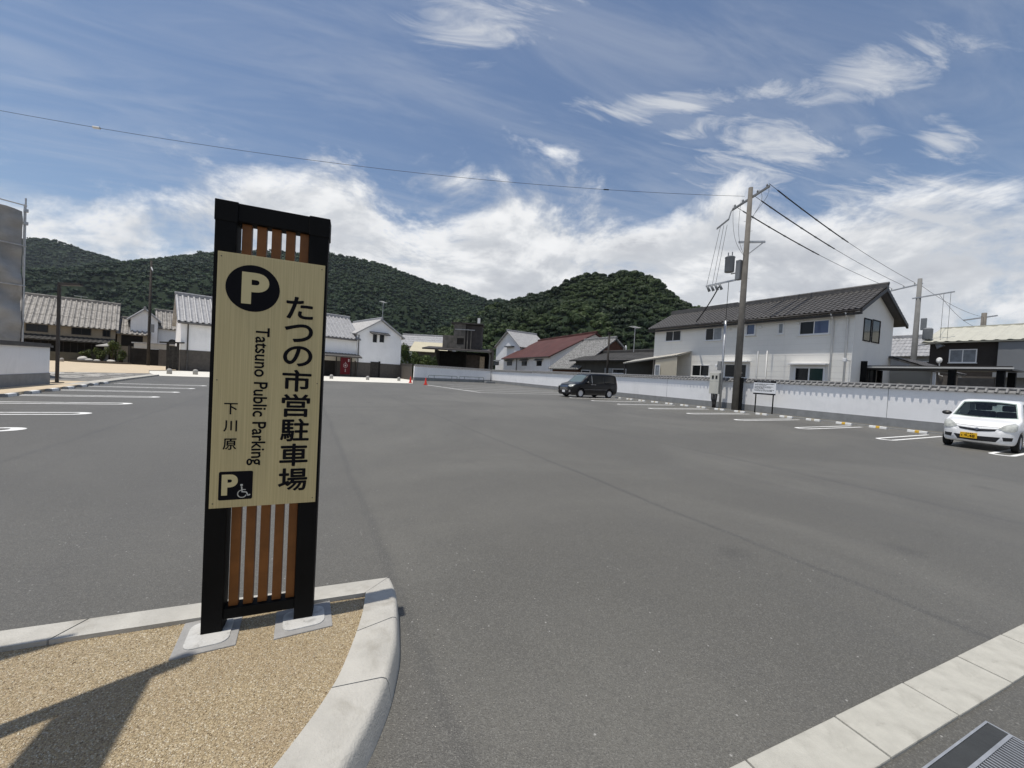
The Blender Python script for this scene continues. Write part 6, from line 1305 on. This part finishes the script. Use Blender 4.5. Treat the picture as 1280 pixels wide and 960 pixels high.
for sg in (-1, 1):
    patch('side_window', bv, [(1.15, 1.15), (0.45, 1.13)], [(0.75, 1.55), (0.45, 1.72)], 'y', sg, M_TINT, van); patch('side_window', bv, [(0.36, 1.13), (-0.85, 1.14)], [(0.36, 1.74), (-0.85, 1.75)], 'y', sg, M_TINT, van); patch('side_window', bv, [(-0.94, 1.14), (-2.0, 1.18)], [(-0.94, 1.75), (-1.95, 1.70)], 'y', sg, M_TINT, van)
    patch('door_pillar_trim', bv, [(0.44, 1.14), (0.37, 1.14)], [(0.44, 1.74), (0.37, 1.74)], 'y', sg, M_CHROME if sg > 0 else M_CHROME, van, off=0.008, nu=2, nv=6)
    patch('door_handle', bv, [(0.30, 1.02), (0.55, 1.02)], [(0.30, 1.06), (0.55, 1.06)], 'y', sg, M_CHROME, van, off=0.02, nu=4, nv=2); patch('door_handle', bv, [(0.02, 1.02), (0.24, 1.02)], [(0.02, 1.06), (0.24, 1.06)], 'y', sg, M_CHROME, van, off=0.02, nu=4, nv=2)
    patch('headlight', bv, [(sg*0.48, 0.86), (sg*0.70, 0.80), (sg*0.84, 0.84)], [(sg*0.48, 0.95), (sg*0.70, 0.99), (sg*0.85, 1.00)], 'x', 1, M_LAMP, van, off=0.012)
    patch('fog_lamp', bv, [(sg*0.62, 0.40), (sg*0.74, 0.42)], [(sg*0.62, 0.55), (sg*0.74, 0.57)], 'x', 1, M_CHROME, van, off=0.01, nu=4, nv=4)
    patch('body_crease', bv, [(1.2, 0.62), (-1.2, 0.66)], [(1.2, 0.635), (-1.2, 0.675)], 'y', sg, M_CHROME, van, off=0.003, nu=10, nv=2); patch('sill_trim', bv, [(1.1, 0.23), (-1.1, 0.23)], [(1.1, 0.25), (-1.1, 0.25)], 'y', sg, M_CHROME, van, off=0.006, nu=10, nv=2)
    mo = MB().lathe([(0, -0.08), (0.07, -0.07), (0.12, -0.02), (0.12, 0.03), (0, 0.07)], 12, axis='x').build('door_mirror', M_BLKP, van, smooth=True); mo.location = (0.95, sg*1.02, 1.18); mo.scale = (1, 1.1, 0.85)
    box('mirror_arm', M_TRIM, van, 0.93, 0.98, min(sg*0.86, sg*0.96), max(sg*0.86, sg*0.96), 1.12, 1.16)
    patch('tail_light', bv, [(sg*0.70, 0.95), (sg*0.82, 0.97)], [(sg*0.66, 1.5), (sg*0.74, 1.5)], 'x', -1, MATS['red_lens'], van, off=0.01)
patch('rear_window', bv, [(-0.66, 1.22), (0.66, 1.22)], [(-0.6, 1.72), (0.6, 1.72)], 'x', -1, M_TINT, van)
gr = patch('grille', bv, [(-0.46, 0.50), (0.46, 0.50)], [(-0.46, 0.92), (0.46, 0.92)], 'x', 1, M_TRIM, van, off=0.006)
for k in range(5): patch('grille_bar', bv, [(-0.45, 0.54+0.08*k), (0.45, 0.54+0.08*k)], [(-0.45, 0.565+0.08*k), (0.45, 0.565+0.08*k)], 'x', 1, M_CHROME, van, off=0.016, nu=8, nv=2)
box('number_plate', M_WFRAME, van, 2.452, 2.468, -0.165, 0.165, 0.37, 0.535)
patch('lower_intake', bv, [(-0.5, 0.26), (0.5, 0.26)], [(-0.5, 0.34), (0.5, 0.34)], 'x', 1, M_TRIM, van, off=0.006)

# ================================================================== PLANTS
M_LEAF = foliage_material('shrub_leaf', (0.025, 0.048, 0.014), (0.115, 0.150, 0.038)); M_LEAFP = foliage_material('garden_leaf', (0.020, 0.036, 0.012), (0.100, 0.120, 0.030)); M_BARK = mat('brown_bark', (0.09, 0.065, 0.045), 0.9, 0.1, 0.3, 6, 0.3, 20)
def leafy(name, parent, blobs, n_per, size, m_, seed):
    """foliage: leaf-sized faces spread through the volume of several clumps"""
    rg = np.random.default_rng(seed); V = []; T = []
    for (cx, cy, cz, rx, ry, rz_) in blobs:
        n = int(n_per*rx*rz_*4)+30; d = rg.normal(size=(n, 3)); d /= np.linalg.norm(d, axis=1)[:, None]; rr_ = rg.uniform(0.35, 1.05, n)**0.5
        c = d*rr_[:, None]*np.array([rx, ry, rz_])+np.array([cx, cy, cz]); nn = d+rg.normal(size=(n, 3))*0.6; nn /= np.linalg.norm(nn, axis=1)[:, None]
        a = np.cross(nn, rg.normal(size=(n, 3))); a /= np.linalg.norm(a, axis=1)[:, None]; b = np.cross(nn, a); s_ = rg.uniform(0.6, 1.3, n)[:, None]*size
        V.append(np.stack([c-a*s_, c-b*s_*0.45, c+a*s_, c+b*s_*0.45], 1).reshape(-1, 3)); tv = rg.uniform(0.25, 0.75)
        T.append(np.repeat(np.clip(tv+rg.normal(size=n)*0.22, 0, 1), 4))
    V = np.concatenate(V); nq = len(V)//4; me = bpy.data.meshes.new(name); me.vertices.add(len(V)); me.vertices.foreach_set('co', V.ravel()); me.loops.add(len(V)); me.loops.foreach_set('vertex_index', np.arange(len(V)))
    me.polygons.add(nq); me.polygons.foreach_set('loop_start', np.arange(0, len(V), 4)); me.update(); at = me.attributes.new('tint', 'FLOAT', 'POINT'); at.data.foreach_set('value', np.concatenate(T).astype(np.float32))
    return link(name, me, m_, parent)
def shrub(name, p, w, h, seed, label, m_, cat='shrub', size=0.11, dens=90):
    rt = empty(name, p, 0, label, cat); rg = random.Random(seed); bl = []
    for k in range(9): a = rg.random()*6.28; r_ = rg.uniform(0, 0.6)*w; bl.append((r_*math.cos(a), r_*math.sin(a), h*rg.uniform(0.35, 0.82), w*rg.uniform(0.28, 0.45), w*rg.uniform(0.28, 0.45), h*rg.uniform(0.16, 0.26)))
    leafy('crown', rt, bl, dens, size, m_, seed)
    tk = MB()
    for k in range(4): a = k*1.57+0.4; tk.tube([(0.05*math.cos(a), 0.05*math.sin(a), 0), (0.2*w*math.cos(a), 0.2*w*math.sin(a), h*0.4), (0.4*w*math.cos(a), 0.4*w*math.sin(a), h*0.75)], [0.05, 0.035, 0.012], 6)
    tk.build('trunk', M_BARK, rt)
for k, (u, d, w, h, lb_) in enumerate(((505, 58, 1.7, 5.0, 'bushy green tree against the gabled storehouse wing'), (517, 60, 1.7, 4.6, 'leafy green tree with yellowish tips below the beige roof'), (530, 60.5, 1.8, 4.2, 'round green tree left of the dark warehouse'), (541, 61, 1.4, 3.6, 'low green bush at the corner of the dark warehouse'))):
    p, _, _ = ahead(u, 455, d); shrub('garden_tree', p, w, h, 40+k, lb_, M_LEAF, 'tree', 0.13, 120)
gd, _, _ = ahead(126, 455, 48)
gbed = MB().lathe([(3.4, 0.0), (3.3, 0.16), (2.9, 0.22), (0, 0.26)], 24).build('planting_bed', mat('dark_soil', (0.05, 0.04, 0.03), 0.95, 0.1, 0.3, 4), None); gbed.location = (gd.x, gd.y, 0.04); gbed.scale = (1.0, 0.6, 1); gbed.rotation_euler = (0, 0, -YAW); gbed['kind'] = 'structure'
def on_bed(lx, ly): return Vector((gd.x, gd.y, 0.22))+Vector((Xh[0]*lx+Fh[0]*ly, Xh[1]*lx+Fh[1]*ly, 0))
for k, (lx, ly, w, h, lb_) in enumerate(((-2.1, 0.2, 0.8, 1.5, 'yellow-green shrub at the end of the plaza garden'), (-0.9, 0.5, 0.7, 1.9, 'dark clipped shrub in the plaza garden'), (0.2, -0.2, 0.7, 1.4, 'low shrub among the garden stones'), (1.2, 0.2, 0.9, 2.6, 'tallest pine-like shrub of the plaza garden'), (2.0, 0.6, 0.6, 1.7, 'thin shrub beside the roofed wall'), (2.5, -0.1, 0.5, 1.0, 'small bush by the white stone in the garden'))):
    shrub('garden_shrub', on_bed(lx, ly), w, h, 60+k, lb_, M_LEAFP, 'shrub', 0.10, 130)
for k, (lx, ly, r_, lb_) in enumerate(((-1.3, -0.9, 0.42, 'pale upright stone in the plaza garden'), (-0.4, -1.0, 0.34, 'rounded grey stone in the plaza garden'), (0.7, -1.1, 0.30, 'small grey stone in the plaza garden'), (2.3, -1.0, 0.36, 'white flat stone at the end of the plaza garden'))):
    bm = bmesh.new(); bmesh.ops.create_icosphere(bm, subdivisions=3, radius=r_)
    rg = random.Random(k)
    for v in bm.verts: n_ = 0.75+0.5*((math.sin(v.co.x*9+k)+math.sin(v.co.y*11+2*k)+math.sin(v.co.z*8))/6+0.5)*0.6; v.co *= n_
    me = bpy.data.meshes.new('garden_stone'); bm.to_mesh(me); bm.free(); me.shade_smooth(); o = link('garden_stone', me, M_SLAB, None, on_bed(lx, ly)+Vector((0, 0, r_*0.3))); o.scale = (1.2, 0.8, 1.1 if k == 0 else 0.6); tag(o, lb_, 'stone')
lan = empty('stone_lantern', on_bed(0.1, 0.6), 0, 'grey stone lantern with a flat cap among the shrubs', 'lantern')
MB().lathe([(0.3, 0), (0.3, 0.2), (0.13, 0.3), (0.12, 1.2), (0.3, 1.35), (0.3, 1.45)], 10).build('shaft', M_STONE, lan); MB().box(-0.2, 0.2, -0.2, 0.2, 1.46, 1.85).build('firebox', M_STONE, lan); MB().lathe([(1.0, 1.86), (1.0, 1.98), (0.3, 2.2), (0.06, 2.3)], 12).build('cap', M_STONE, lan)

# ================================================================== HAZE
hz = MB().box(-2700, 2700, -2700, 2700, -1.2, 340).build('haze', None); hz['kind'] = 'stuff'; hz['label'] = 'thin pale summer haze over the whole valley'; hz['category'] = 'haze'
hm = bpy.data.materials.new('summer_haze'); hm.use_nodes = True; hm.node_tree.nodes.clear(); K = NT(hm.node_tree)
ho = K.n('ShaderNodeOutputMaterial'); hv = K.n('ShaderNodeVolumePrincipled'); hv.inputs['Color'].default_value = (0.78, 0.86, 1.0, 1); hv.inputs['Density'].default_value = 0.00006; hv.inputs['Anisotropy'].default_value = 0.3
K.l(hv.outputs[0], ho.inputs['Volume']); hz.data.materials.append(hm)
